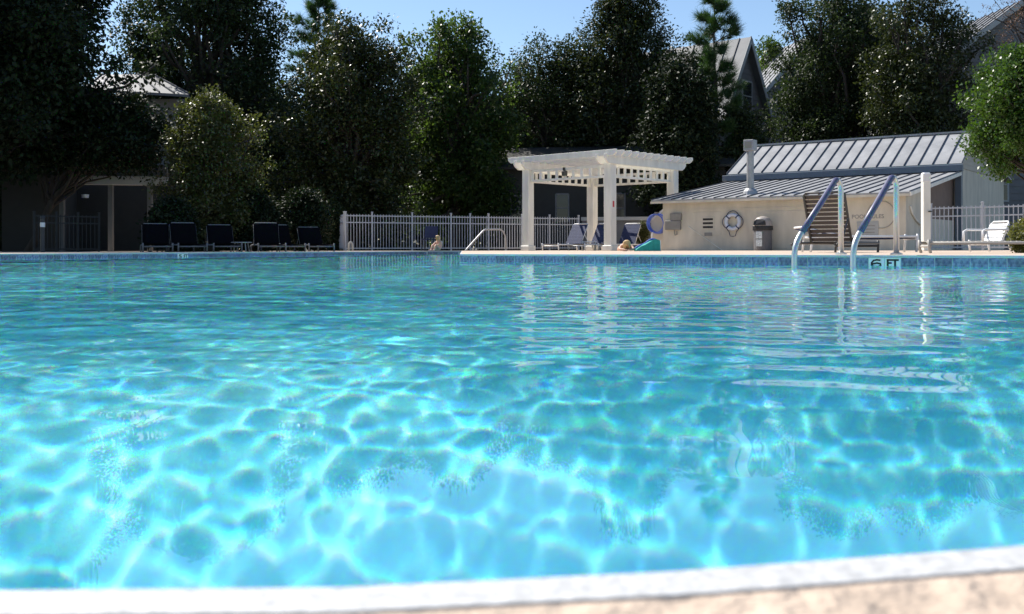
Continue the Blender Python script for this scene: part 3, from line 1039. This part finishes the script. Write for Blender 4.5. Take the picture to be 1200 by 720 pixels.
def head_parts(par, c, face, r_):
    """hair, eyes, nose, mouth, ears round a head centred at c looking along face"""
    f = Vector(face).normalized()
    s_ = f.cross(Vector((0, 0, 1))).normalized()
    up_ = s_.cross(f)
    hv, hf = [], []
    nu, nv = 18, 12
    for i in range(nv + 1):
        ph_ = PI * .78 * i / nv
        for j in range(nu):
            th_ = 2 * PI * j / nu
            d_ = up_ * math.cos(ph_) + (f * math.cos(th_) + s_ * math.sin(th_)) * math.sin(ph_)
            front = max(0, d_.dot(f))
            rr = r_ * (1.13 + .05 * math.sin(th_ * 7 + i) + .02 * math.sin(5 * i))
            if d_.dot(f) > .35 and ph_ > .9:
                rr = r_ * .8
            q_ = c + d_ * rr - f * r_ * .06
            if ph_ > 1.6 and d_.dot(f) < .35:
                q_ += -up_ * r_ * .55 * (ph_ - 1.6)
            hv.append(q_)
    for i in range(nv):
        for j in range(nu):
            j2 = (j + 1) % nu
            hf.append((i * nu + j, i * nu + j2, (i + 1) * nu + j2, (i + 1) * nu + j))
    MB().add(hv, hf).build('hair', M['hair'], par, smooth=True)
    for sg in (-1, 1):
        p = c + f * r_ * .93 + s_ * sg * r_ * .36 + up_ * r_ * .05
        MB().lathe([(.001, -.008), (.008, -.005), (.011, 0), (.008, .005), (.001, .008)], 8, p).build('eye', M['dark_metal'], par, smooth=True)
        p = c + s_ * sg * r_ * .98 - up_ * r_ * .05
        MB().lathe([(.004, -.028), (.014, -.015), (.016, .01), (.006, .026)], 8, p).build('ear', M['skin'], par, smooth=True)
    MB().tube([c + f * r_ * .95 + up_ * r_ * .05, c + f * r_ * 1.13 - up_ * r_ * .18, c + f * r_ * .95 - up_ * r_ * .24], [.006, .013, .008], 6).build('nose', M['skin'], par, smooth=True)
    MB().tube([c + f * r_ * .88 - up_ * r_ * .48 - s_ * r_ * .22, c + f * r_ * .95 - up_ * r_ * .5, c + f * r_ * .88 - up_ * r_ * .48 + s_ * r_ * .22], [.003, .007, .003], 6).build('mouth', M['red'], par, smooth=True)


# child seated on the far pool edge, knees drawn up, looking left along the edge
kid = thing('person', 'blond child sitting with knees up on the far pool edge', 'person', at(512.5, 30.55, DECK), R(-38))
# local: the child faces -y (towards the pool) and a little left
J = [(0, .10, .10, .115), (0, .12, .22, .10), (0, .10, .34, .105), (0, .055, .415, .05), (0, .04, .455, .05), (0, .02, .53, .088), (0, .0, .50, .07),
     # left arm to the knee
     (.12, .09, .37, .042), (.17, -.02, .27, .032), (.10, -.13, .23, .026),
     (-.12, .09, .37, .042), (-.17, -.02, .27, .032), (-.10, -.13, .23, .026),
     # legs
     (.075, .03, .085, .07), (.085, -.17, .25, .052), (.08, -.26, .035, .036), (.085, -.36, .022, .028),
     (-.075, .03, .085, .07), (-.085, -.17, .25, .052), (-.08, -.26, .035, .036), (-.085, -.36, .022, .028)]
E_ = [(0, 1), (1, 2), (2, 3), (3, 4), (4, 5), (5, 6), (2, 7), (7, 8), (8, 9), (2, 10), (10, 11), (11, 12), (0, 13), (13, 14), (14, 15), (15, 16), (0, 17), (17, 18), (18, 19), (19, 20)]
kid.scale = (.8, .8, .76)
skin_body('body', J, E_, M['skin'], kid)
for sg in (-1, 1):                            # five fingers on each hand, closed on the shin
    for k in range(4):
        x0 = sg * (.10 - .014 + k * .011)
        MB().tube([(x0, -.145, .235 - k * .003), (x0 - sg * .004, -.185, .238 - k * .004), (x0 - sg * .012, -.215, .215 - k * .004)], [.008, .0075, .006], 6).build('finger', M['skin'], kid, smooth=True)
    MB().tube([(sg * .082, -.135, .235), (sg * .062, -.155, .242), (sg * .05, -.18, .235)], [.009, .008, .006], 6).build('thumb', M['skin'], kid, smooth=True)
head_parts(kid, Vector((0, .012, .53)), (-.3, -1, -.12), .088)
Js = [(0, .10, .09, .125), (0, .12, .22, .112), (0, .10, .345, .115), (.125, .09, .365, .052), (.155, .04, .315, .046), (-.125, .09, .365, .052), (-.155, .04, .315, .046)]
skin_body('shirt', Js, [(0, 1), (1, 2), (2, 3), (3, 4), (2, 5), (5, 6)], M['shirt'], kid)

# child lying on the deck, head raised, beside the beach chair
kd2 = thing('person', 'blond child lying on the deck left of the teal chair', 'person', at(735, 24.0, DECK), 0)
J = [(0, .55, .085, .10), (0, .40, .10, .095), (0, .24, .125, .10), (0, .16, .165, .048), (0, .11, .19, .05), (0, .06, .175, .085), (0, .03, .15, .065),
     (.13, .22, .12, .042), (.17, .10, .05, .032), (.05, -.02, .035, .026), (-.13, .22, .12, .042), (-.17, .10, .05, .032), (-.05, -.02, .035, .026),
     (.08, .68, .075, .07), (.09, .95, .06, .052), (.08, 1.22, .045, .036), (.08, 1.33, .03, .028), (-.08, .68, .075, .07), (-.09, .95, .06, .052), (-.08, 1.22, .045, .036), (-.08, 1.33, .03, .028)]
skin_body('body', J, E_, M['skin'], kd2)
for sg in (-1, 1):
    for k in range(4):
        x0 = sg * (.065 - k * .013)
        MB().tube([(x0, -.03, .034), (x0, -.07, .036), (x0, -.10, .02)], [.008, .0075, .006], 6).build('finger', M['skin'], kd2, smooth=True)
    MB().tube([(sg * .02, -.01, .04), (sg * .005, -.03, .045), (sg * -.005, -.05, .04)], [.009, .008, .006], 6).build('thumb', M['skin'], kd2, smooth=True)
head_parts(kd2, Vector((0, .06, .175)), (.25, -1, -.1), .085)
skin_body('shirt', [(0, .56, .085, .112), (0, .40, .10, .106), (0, .245, .125, .108), (.14, .21, .12, .05), (-.14, .21, .12, .05)], [(0, 1), (1, 2), (2, 3), (2, 4)], M['shirt'], kd2)

# ------------------------------------------------------------------ houses beyond


def pts_box(p0, p1, depth, z0, z1):
    """wall slab from p0 to p1 (xy), thickened away from the camera"""
    p0, p1 = Vector((p0[0], p0[1], 0)), Vector((p1[0], p1[1], 0))
    d = (p1 - p0).normalized()
    nrm = Vector((-d.y, d.x, 0)) * depth
    return MB().prism([p0 + Vector((0, 0, z0)), p1 + Vector((0, 0, z0)), p1 + Vector((0, 0, z1)), p0 + Vector((0, 0, z1))], nrm)


def gable_house(label, loc, rz, W, Dp, wall_h, ridge_h, wall_m, windows=(), seam=.6, over=.35):
    """gable end faces local -y; ridge runs along y"""
    t = thing('house', label, 'house', loc, rz)
    MB().prism([(-W / 2, 0, -.2), (W / 2, 0, -.2), (W / 2, 0, wall_h), (0, 0, ridge_h), (-W / 2, 0, wall_h)], (0, Dp, 0)).build('wall', wall_m, t)
    for sg in (-1, 1):
        a = Vector((sg * (W / 2 + over), -over, wall_h - over * (ridge_h - wall_h) / (W / 2)))
        b = Vector((0, -over, ridge_h))
        d = Vector((0, Dp + 2 * over, 0))
        up_ = Vector((0, 0, .10))
        o = MB().prism([a + up_, a + d + up_, b + d + up_, b + up_], (0, 0, .08)).build('roof', M['far_roof'], t)
        k = int(d.y / seam)
        for i in range(k + 1):
            y = d.y * i / k
            MB().bar(a + Vector((0, y, .2)), b + Vector((0, y, .2)), .05, .05).build('roof_seam', M['seam'], o)
        MB().bar(a + Vector((0, -.02, .06)), b + Vector((0, -.02, .06)), .04, .22).build('bargeboard', M['trim'], o)
    for i in range(int((ridge_h) / .3)):
        z = .1 + i * .3
        hw = W / 2 if z < wall_h else W / 2 * (ridge_h - z) / (ridge_h - wall_h)
        if hw < .15:
            continue
        MB().box(-hw + .02, -.02, z, hw - .02, 0, z + .012).build('siding_line', wall_m, t)
    for (x, z, w_, h_) in windows:
        f = MB().box(x - w_ / 2 - .08, -.05, z - .08, x + w_ / 2 + .08, .0, z + h_ + .08).build('window', M['trim'], t)
        MB().box(x - w_ / 2, -.06, z, x + w_ / 2, -.0505, z + h_ * .48).build('pane', M['glass'], f)
        MB().box(x - w_ / 2, -.06, z + h_ * .52, x + w_ / 2, -.0505, z + h_).build('pane', M['glass'], f)
    return t


g0 = DECK - .05
# middle house whose gable peaks over the pool house
gable_house('tall grey gabled house behind the young pine tree', at(873, 50, g0), R(50), 5.2, 9.5, 6.3, 10.4, M['house'], [(.2, 7.0, .9, 1.4), (-1.2, 3.5, .9, 1.4), (1.2, 3.5, .9, 1.4)])
gable_house('grey house with pale metal roof behind the right oak', at(950, 58, g0), R(10), 7.0, 9, 8.3, 12.2, M['house'], [(0, 5.5, .9, 1.4)])
gable_house('dark grey house with metal roof at the upper right corner', at(1194, 44, g0), R(4), 8.5, 9, 7.6, 10.7, M['house'], [(-1.0, 5.2, .9, 1.4), (-1.0, 2.2, .9, 1.4)])
# dark cottage behind the pergola
ct = thing('cottage', 'dark timber cottage with pale trimmed windows behind the pergola', 'house', (0, 0, g0))
a_, b_ = at(585, 43.5, 0), at(850, 42.0, 0)
pts_box(a_, b_, 4, 0, 3.6).build('wall', M['house_dark'], ct)
d_ = (b_ - a_).normalized()
for px, w_, z_, h_ in ((661, .55, 1.25, 1.2), (725, .7, 1.2, 1.25), (606, .5, 1.2, 1.2), (815, .7, 1.2, 1.2)):
    c_ = a_.lerp(b_, (px - 585) / 265)
    n_out = Vector((d_.y, -d_.x, 0))
    f = MB()
    f.bar(c_ - d_ * w_ / 2 + n_out * .03 + Vector((0, 0, z_)), c_ - d_ * w_ / 2 + n_out * .03 + Vector((0, 0, z_ + h_)), .06, .06, up=d_)
    f.bar(c_ + d_ * w_ / 2 + n_out * .03 + Vector((0, 0, z_)), c_ + d_ * w_ / 2 + n_out * .03 + Vector((0, 0, z_ + h_)), .06, .06, up=d_)
    f.bar(c_ - d_ * w_ / 2 + n_out * .03 + Vector((0, 0, z_ + h_ * .5)), c_ + d_ * w_ / 2 + n_out * .03 + Vector((0, 0, z_ + h_ * .5)), .05, .05)
    f.bar(c_ - d_ * w_ / 2 + n_out * .03 + Vector((0, 0, z_ + h_)), c_ + d_ * w_ / 2 + n_out * .03 + Vector((0, 0, z_ + h_)), .06, .06)
    w0 = f.build('window', M['house'], ct)
    pts_box(c_ - d_ * w_ / 2 + n_out * .02, c_ + d_ * w_ / 2 + n_out * .02, .01, z_, z_ + h_).build('pane', M['glass'], w0)
MB().prism([a_ + Vector((-.4, -.5, 3.5)), b_ + Vector((.4, -.5, 3.5)), b_ + Vector((.4, 2.4, 4.6)), a_ + Vector((-.4, 2.4, 4.6))], (0, 0, .1)).build('roof', M['house_dark'], ct)
lw = thing('garden_wall', 'low grey garden wall seen between the pergola posts', 'wall', (0, 0, 0))
pts_box(at(682, 40.2, 0), at(800, 39.4, 0), .2, 0, 1.28).build('wall', M['house'], lw)
pts_box(at(681, 40.1, 0), at(801, 39.3, 0), .4, 1.282, 1.42).build('wall_cap', M['trim'], lw)

# left house and its porch
lh = thing('house', 'shaded grey house with pale porch beam under the left tree', 'house', (0, 0, g0))
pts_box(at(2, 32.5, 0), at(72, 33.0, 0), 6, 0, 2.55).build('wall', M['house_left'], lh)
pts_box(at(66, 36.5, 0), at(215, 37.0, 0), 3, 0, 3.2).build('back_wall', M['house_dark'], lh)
pts_box(at(74, 31.6, 0), at(196, 32.2, 0), .25, zpy(218, 32), zpy(208, 32)).build('porch_beam', M['trim'], lh)
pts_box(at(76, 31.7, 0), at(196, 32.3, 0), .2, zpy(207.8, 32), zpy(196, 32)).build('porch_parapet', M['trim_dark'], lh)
for px in (73, 130, 176):
    c_ = at(px, 32.1, 0)
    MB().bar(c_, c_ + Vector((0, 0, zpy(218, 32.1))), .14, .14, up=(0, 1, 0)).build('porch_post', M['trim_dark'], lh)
ra, rb = at(120, 39, zpy(92, 39)), at(218, 39, zpy(113, 39))
rf = MB().prism([at(100, 38, zpy(108, 38)), at(222, 38, zpy(115, 38)), at(178, 41, zpy(91, 41)), at(120, 41, zpy(91, 41))], (0, 0, .1)).build('roof', M['far_roof'], lh)
for i in range(8):
    t_ = i / 7
    MB().bar(at(100, 38, zpy(108, 38) + .14).lerp(at(222, 38, zpy(115, 38) + .14), t_), at(120, 41, zpy(91, 41) + .14).lerp(at(178, 41, zpy(91, 41) + .14), t_), .05, .05).build('roof_seam', M['seam'], rf)
pts_box(at(108, 38.6, 0), at(214, 38.6, 0), 3, 3.0, zpy(117, 38.6)).build('upper_wall', M['house'], lh)
wl = MB().lathe([(.0, 0), (.12, 0), (.14, .12), (.0, .14)], 10, at(100, 36.2, zpy(233, 36.2))).build('wall_lamp', M['lens'], lh)

# ------------------------------------------------------------------ trees and shrubs


def unit(v):
    return v / np.maximum(1e-9, np.linalg.norm(v, axis=-1, keepdims=True))


def leaf_cloud(name, blobs, nclump, per, L, W, spread, m, rs, parent=None, shell=.25, droop=.25):
    g = np.random.default_rng(rs)
    bc_ = np.array([b[0] for b in blobs])
    br = np.array([b[1] for b in blobs])
    w_ = br.prod(1) ** (2 / 3)
    bi = g.choice(len(blobs), nclump, p=w_ / w_.sum())
    d = unit(g.normal(size=(nclump, 3)))
    rr = (shell + (1 - shell) * g.random(nclump) ** .45)[:, None]
    cc = bc_[bi] + d * br[bi] * rr
    sp_ = spread * g.uniform(.6, 1.4, (nclump, 1))
    N = nclump * per
    ball = unit(g.normal(size=(N, 3))) * g.random((N, 1)) ** .5
    pos = np.repeat(cc, per, 0) + ball * np.repeat(sp_, per, 0) * 1.5 * np.array([1, 1, .75])
    outw = np.repeat(d, per, 0)
    ax = unit(outw * .5 + g.normal(size=(N, 3)) * .8 + np.array([0, 0, -droop]))
    nrm = unit(np.array([0, 0, .9]) + outw * .4 + g.normal(size=(N, 3)) * .75)
    side = unit(np.cross(ax, nrm))
    nn = np.cross(side, ax)
    s = g.uniform(.65, 1.25, (N, 1))
    ax, side, nn = ax * L * s, side * W * .5 * s, nn * W * .18 * s
    v = np.stack([pos, pos + ax * .45 + side + nn, pos + ax, pos + ax * .45 - side + nn], 1).reshape(-1, 3)
    f = np.arange(N * 4).reshape(N, 4)
    return link(name, fast_mesh(name, v, f, m), parent)


def limb_path(a, b, rs, sag=.12, n=6):
    g = random.Random(rs)
    a, b = Vector(a), Vector(b)
    L = (b - a).length
    return [a.lerp(b, t / n) + Vector((g.uniform(-1, 1), g.uniform(-1, 1), g.uniform(-.3, .6))) * L * sag * math.sin(PI * t / n) * .5 for t in range(n + 1)]


def tree(name, label, cat, px0, px1, py0, py1, D, depth, m, n_leaf, L, W, rs, nblob=16, group=None, spread=.34, trunk=True, per=24, br=(.17, .30), trunk_px=None, ground=None, shape='dome'):
    """crown fills the photo box px0..px1, py0..py1 at distance D; trunk from the ground up into it"""
    g = random.Random(rs)
    gz = g0 if ground is None else ground
    x0, x1 = at(px0, D).x, at(px1, D).x
    zt, zb = zpy(py0, D), zpy(py1, D)
    cx_, cz_ = (x0 + x1) / 2, (zt + zb) / 2
    hx, hz, hy = (x1 - x0) / 2, (zt - zb) / 2, depth / 2
    base = Vector((cx_ if trunk_px is None else at(trunk_px, D).x, D, gz))
    t = thing(name, label, cat, base, 0, group)
    blobs = []

    def prof_w(t_):
        if shape == 'cone':
            return .14 + .86 * (1 - t_) ** .75 * (.8 + .2 * min(1, t_ / .15))
        if shape == 'ball':
            return math.sqrt(max(0, 1 - (2 * t_ - 1) ** 2)) * .98 + .02
        return math.sqrt(max(.06, 1 - ((t_ - .5) / .54) ** 2)) if t_ > .5 else .85 + .15 * t_ / .5
    nblob = int(nblob * 1.7)
    for i in range(nblob):
        k_ = g.uniform(*br) if i % 5 < 2 else g.uniform(br[0] * .5, br[0])
        t_ = min(.999, max(0, (i + g.uniform(-1.2, 2.2)) / nblob))
        w_ = prof_w(t_)
        rx, ry, rz_ = hx * k_ * g.uniform(.9, 1.25), hy * k_ * g.uniform(.9, 1.25), min(hz, hx * 1.2) * k_ * g.uniform(.8, 1.15)
        a_ = i * 2.399 + g.uniform(-.7, .7)
        rho = g.uniform(.3, 1.0) ** .6 if i % 5 < 2 else g.uniform(.6, 1.22 if shape != 'ball' else 1.03)
        c_ = Vector((cx_ + math.cos(a_) * rho * max(.05 * hx, w_ * hx - rx), D + math.sin(a_) * rho * max(.05 * hy, w_ * hy - ry),
                     zb + rz_ + t_ * (zt - zb - 2 * rz_))) - base
        blobs.append((tuple(c_), (rx, ry, rz_)))
    blobs.append(((cx_ - base.x, 0, zb + (zt - zb) * .47 - base.z), (hx * .72, hy * .8, (zt - zb) * .40)))
    leaf_cloud('crown', blobs, max(8, n_leaf // per), per, L, W, spread, m, rs, t)
    if trunk:
        top = Vector((cx_, D, zb + (zt - zb) * .75)) - base
        tr = MB()
        rad = max(.07, .028 * (zt - gz))
        path = limb_path((0, 0, -.1), top, rs + 1, .06, 8)
        tr.tube(path, [rad * (1 - .8 * i / 8) for i in range(9)], 8)
        tr.build('trunk', M['bark'], t, smooth=True)
        br_ = MB()
        for i, (c_, r_) in enumerate(blobs[:-1]):
            k_ = g.uniform(.3, .85)
            st = path[int(k_ * 8)]
            if st.z > c_[2] + r_[2]:
                st = path[max(1, int(k_ * 4))]
            pp = limb_path(st, c_, rs + 20 + i, .14)
            br_.tube(pp, [rad * .42 * (1 - .8 * j / 6) for j in range(7)], 6)
        br_.build('limbs', M['bark'], t, smooth=True)
    return t


def pine(label, px, py_top, py_bot, D, spread_px, rs, m, tufts=150, nl=.28):
    g = random.Random(rs)
    base = at(px, D, g0)
    t = thing('pine_tree', label, 'tree', base, 0, 'trees behind the pool')
    h = zpy(py_top, D) - g0
    zb = zpy(py_bot, D) - g0
    sp_ = spread_px / FPX * D
    path = limb_path((0, 0, -.1), (0, 0, h * .97), rs, .02, 8)
    MB().tube(path, [.16 * (1 - .85 * i / 8) for i in range(9)], 8).build('trunk', M['bark'], t, smooth=True)
    lb = MB()
    cs = []
    nb = 26
    for i in range(nb):
        z = zb + (h - zb) * (i + .5) / nb
        k_ = (1 - (z - zb) / (h - zb))
        r_ = sp_ * (.35 + .65 * k_ ** .7) * g.uniform(.6, 1.1)
        a = i * 2.4 + g.uniform(-.4, .4)
        tip = Vector((math.cos(a) * r_, math.sin(a) * r_, z + r_ * g.uniform(.1, .5)))
        st = Vector((0, 0, z - .1))
        pp = limb_path(st, tip, rs + i, .15)
        lb.tube(pp, [.035 * (1 - .7 * j / 6) for j in range(7)], 5)
        for j in range(max(3, tufts // nb)):
            q_ = g.uniform(.35, 1.05)
            cs.append((st.lerp(tip, q_) + Vector((g.gauss(0, .12), g.gauss(0, .12), g.gauss(0, .1))), (tip - st).normalized()))
    for j in range(8):
        cs.append((Vector((g.gauss(0, .07), g.gauss(0, .07), h - g.uniform(0, .5))), Vector((0, 0, 1))))
    lb.build('limbs', M['bark'], t, smooth=True)
    gg = np.random.default_rng(rs)
    nn_ = 46
    P0 = np.repeat(np.array([tuple(c[0]) for c in cs]), nn_, 0)
    DD = np.repeat(np.array([tuple(c[1]) for c in cs]), nn_, 0)
    N = len(P0)
    ax = unit(DD * .75 + np.array([0, 0, .35]) + gg.normal(size=(N, 3)) * .6)
    sd = unit(np.cross(ax, gg.normal(size=(N, 3))))
    Ln = nl * gg.uniform(.7, 1.2, (N, 1))
    P0 = P0 + gg.normal(size=(N, 3)) * .03
    v = np.stack([P0 - sd * .009, P0 + sd * .009, P0 + ax * Ln], 1).reshape(-1, 3)
    link('crown', fast_mesh('crown', v, np.arange(N * 3).reshape(N, 3), m), t)
    return t


GT = 'trees behind the pool'
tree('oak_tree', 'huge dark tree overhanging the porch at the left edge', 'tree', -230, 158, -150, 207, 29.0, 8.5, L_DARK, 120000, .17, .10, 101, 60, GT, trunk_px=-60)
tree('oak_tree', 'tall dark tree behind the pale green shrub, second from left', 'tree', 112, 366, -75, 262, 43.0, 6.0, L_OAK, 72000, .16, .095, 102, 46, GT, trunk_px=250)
tree('small_tree', 'pale olive green small tree below the left house roof', 'tree', 180, 312, 104, 275, 29.5, 3.0, L_OLIVE, 34000, .10, .058, 103, 30, GT, spread=.22)
tree('magnolia_tree', 'broad glossy magnolia with sparkling leaves behind the long fence', 'tree', 322, 506, 16, 285, 38.5, 5.0, L_MAG, 56000, .15, .075, 104, 42, GT)
tree('oak_tree', 'bright topped green tree between magnolia and grey oak', 'tree', 452, 612, 18, 285, 43.0, 5.5, L_BRIGHT, 46000, .17, .10, 105, 36, GT)
tree('oak_tree', 'grey green oak rising directly behind the pergola', 'tree', 542, 756, 42, 262, 47.5, 4.5, L_OAK, 52000, .15, .085, 106, 44, GT)
tree('magnolia_tree', 'tall open magnolia right of the grey oak, reaching the frame top', 'tree', 600, 868, -30, 240, 46.5, 5.0, L_MAG, 60000, .16, .08, 107, 46, GT, br=(.15, .26), shape='cone')
tree('oak_tree', 'dark dense tree left of centre above the right pool house roof', 'tree', 898, 1058, -26, 270, 46.0, 5.5, L_OAK, 60000, .15, .085, 108, 44, GT, shape='dome')
tree('magnolia_tree', 'glossy leaved magnolia standing before the upper right house', 'tree', 1004, 1160, -18, 265, 42.0, 4.5, L_MAG, 50000, .15, .075, 109, 42, GT)
tree('oak_tree', 'small distant green tree between the two gabled roofs', 'tree', 880, 924, 38, 160, 62.0, 3.0, L_BRIGHT, 8000, .2, .11, 110, 14, GT)
tree('oak_tree', 'low dark tree filling the gap left of the pool house', 'tree', 742, 856, 62, 285, 41.5, 3.0, L_DARK, 30000, .17, .10, 111, 24, GT)
tree('oak_tree', 'dark low spreading tree in front of the left house upper wall', 'tree', 30, 200, 104, 201, 30.6, 3.0, L_DARK, 36000, .14, .08, 121, 34, GT, trunk_px=30)
for k_, (p0_, p1_, t0_, D_, lb_) in enumerate(((-70, 130, 40, 46, 'dark tree behind the left house roof'), (110, 240, 60, 52, 'dark tree in the gap right of the left house roof'),
        (215, 370, 62, 50, 'dark understorey tree behind the second tall tree'), (330, 470, 75, 51, 'dark understorey tree behind the broad magnolia'),
        (430, 600, 62, 53, 'dark understorey tree behind the bright topped tree'), (560, 720, 90, 56, 'dark understorey tree behind the grey green oak'),
        (955, 1092, 8, 52, 'dark understorey tree behind the pool house ridge'), (1020, 1170, 120, 50, 'dark understorey tree low behind the right magnolia'))):
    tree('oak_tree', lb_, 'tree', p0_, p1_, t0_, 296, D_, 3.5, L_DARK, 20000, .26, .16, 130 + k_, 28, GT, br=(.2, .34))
tree('oak_tree', 'tall dark unseen tree left of the porch, added for shade beyond the left edge', 'tree', -330, -30, -160, 285, 36.0, 8, L_DARK, 50000, .26, .16, 141, 44, GT)  # out of view, added to deepen the shade on the left
for k_, (x_, y_, lb_) in enumerate(((-18.5, 21.0, 'unseen tree added left of the frame to shade the left deck'), (-21.5, 12.5, 'unseen tree added left of the frame for shade beside the near pool end'))):  # unseen trees, put in to block sky light from the left
    p_ = 600 + x_ / y_ * FPX
    w_ = 3.6 / y_ * FPX
    tree('oak_tree', lb_, 'tree', p_ - w_, p_ + w_, HZ - 11 / y_ * FPX, HZ - 1.6 / y_ * FPX, y_, 7, L_DARK, 24000, .34, .2, 151 + k_, 34, GT)
tree('oak_tree', 'dark bushy tree hiding the tall grey house below its gable', 'tree', 838, 915, 118, 285, 43.5, 2.5, L_OAK, 20000, .15, .085, 122, 26, GT)
pine('slender pine peeking over the magnolia at upper left', 374, -4, 110, 52.0, 44, 201, L_PINE, 420, .45)
pine('young bright pine before the tall grey gable', 838, -2, 175, 43.0, 34, 202, L_PINE, 480, .45)
tree('privet_tree', 'bright glossy rounded tree overhanging from the right edge', 'tree', 1136, 1275, 48, 206, 19.0, 2.3, L_PRIVET, 40000, .075, .042, 112, 44, GT, spread=.15, trunk_px=1262, br=(.17, .28), shape='dome')
# rust twigs at the top right corner
tw = thing('bare_tree', 'reddish bare twigs at the top right corner', 'tree', at(1225, 40, g0), 0, GT)
g_ = random.Random(7)
tm, tw_tip = MB(), []
tm.tube([(0, 0, -.1), (.1, 0, 5), (0, 0, 8.2)], [.14, .1, .05], 8)
tm.build('trunk', M['bark'], tw)
tm = MB()
for i in range(40):
    st = Vector((0, 0, g_.uniform(6.5, 8.2)))
    tip = st + Vector((g_.uniform(-2.2, .6), g_.uniform(-1, 1), g_.uniform(.8, 2.8)))
    tm.tube(limb_path(st, tip, i, .2), [.03 * (1 - .7 * j / 6) for j in range(7)], 4)
    tw_tip.append((tuple(tip), (.25, .25, .25)))
tm.build('limbs', M['bark'], tw)
leaf_cloud('crown', tw_tip, 120, 10, .10, .03, .16, L_TWIG, 5, tw)

# shrubs
GS = 'shrubs round the pool deck'
tree('round_bush', 'clipped round bush at the right edge beside the white chair', 'shrub', 1176, 1252, 253, 306, 13.0, .8, L_GOLD, 16000, .035, .02, 301, 30, GS, spread=.05, trunk=False, br=(.3, .4), per=14, shape='ball')
hed = [(170, 235, 232, 26.6, 'low dark shrub behind the leftmost shaded lounger', L_DARK), (205, 275, 212, 30.5, 'dark shrub below the pale olive tree', L_OAK),
       (262, 335, 222, 30.0, 'dark rounded hedge shrub behind the middle shaded loungers', L_DARK), (318, 392, 216, 31.0, 'dark tall hedge shrub behind the right shaded loungers', L_DARK),
       (372, 408, 236, 36.0, 'small dark shrub at the left end of the long fence', L_OAK)]
for i, (a_, b_, c_, D, lb, mm) in enumerate(hed):
    tree('shrub', lb, 'shrub', a_, b_, c_, 296, D, 1.6, mm, 12000, .11, .06, 310 + i, 18, GS, spread=.16, trunk=True, br=(.28, .42), per=16)
tree('shrub', 'narrow clipped dark shrub beside the pool house left end', 'shrub', 745, 762, 258, 296, 32.3, .5, L_OLIVE, 4000, .05, .03, 320, 8, GS, spread=.06, trunk=True, br=(.4, .6), per=12, ground=DECK)
# far wood that closes the view below the tree tops
g_ = random.Random(9)
bl_ = []
for i in range(70):
    x = -48 + 96 * i / 69
    for k_ in range(3):
        bl_.append(((x + g_.uniform(-1, 1), 66 + g_.uniform(-3, 5), 1.2 + k_ * 3.0 + g_.uniform(-.6, .8)), (g_.uniform(1.6, 2.6), 2.0, g_.uniform(1.6, 2.4))))
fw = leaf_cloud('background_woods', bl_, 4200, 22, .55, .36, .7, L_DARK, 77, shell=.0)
tag(fw, 'dark leafy wood closing the view behind all houses', 'wood', kind='stuff')
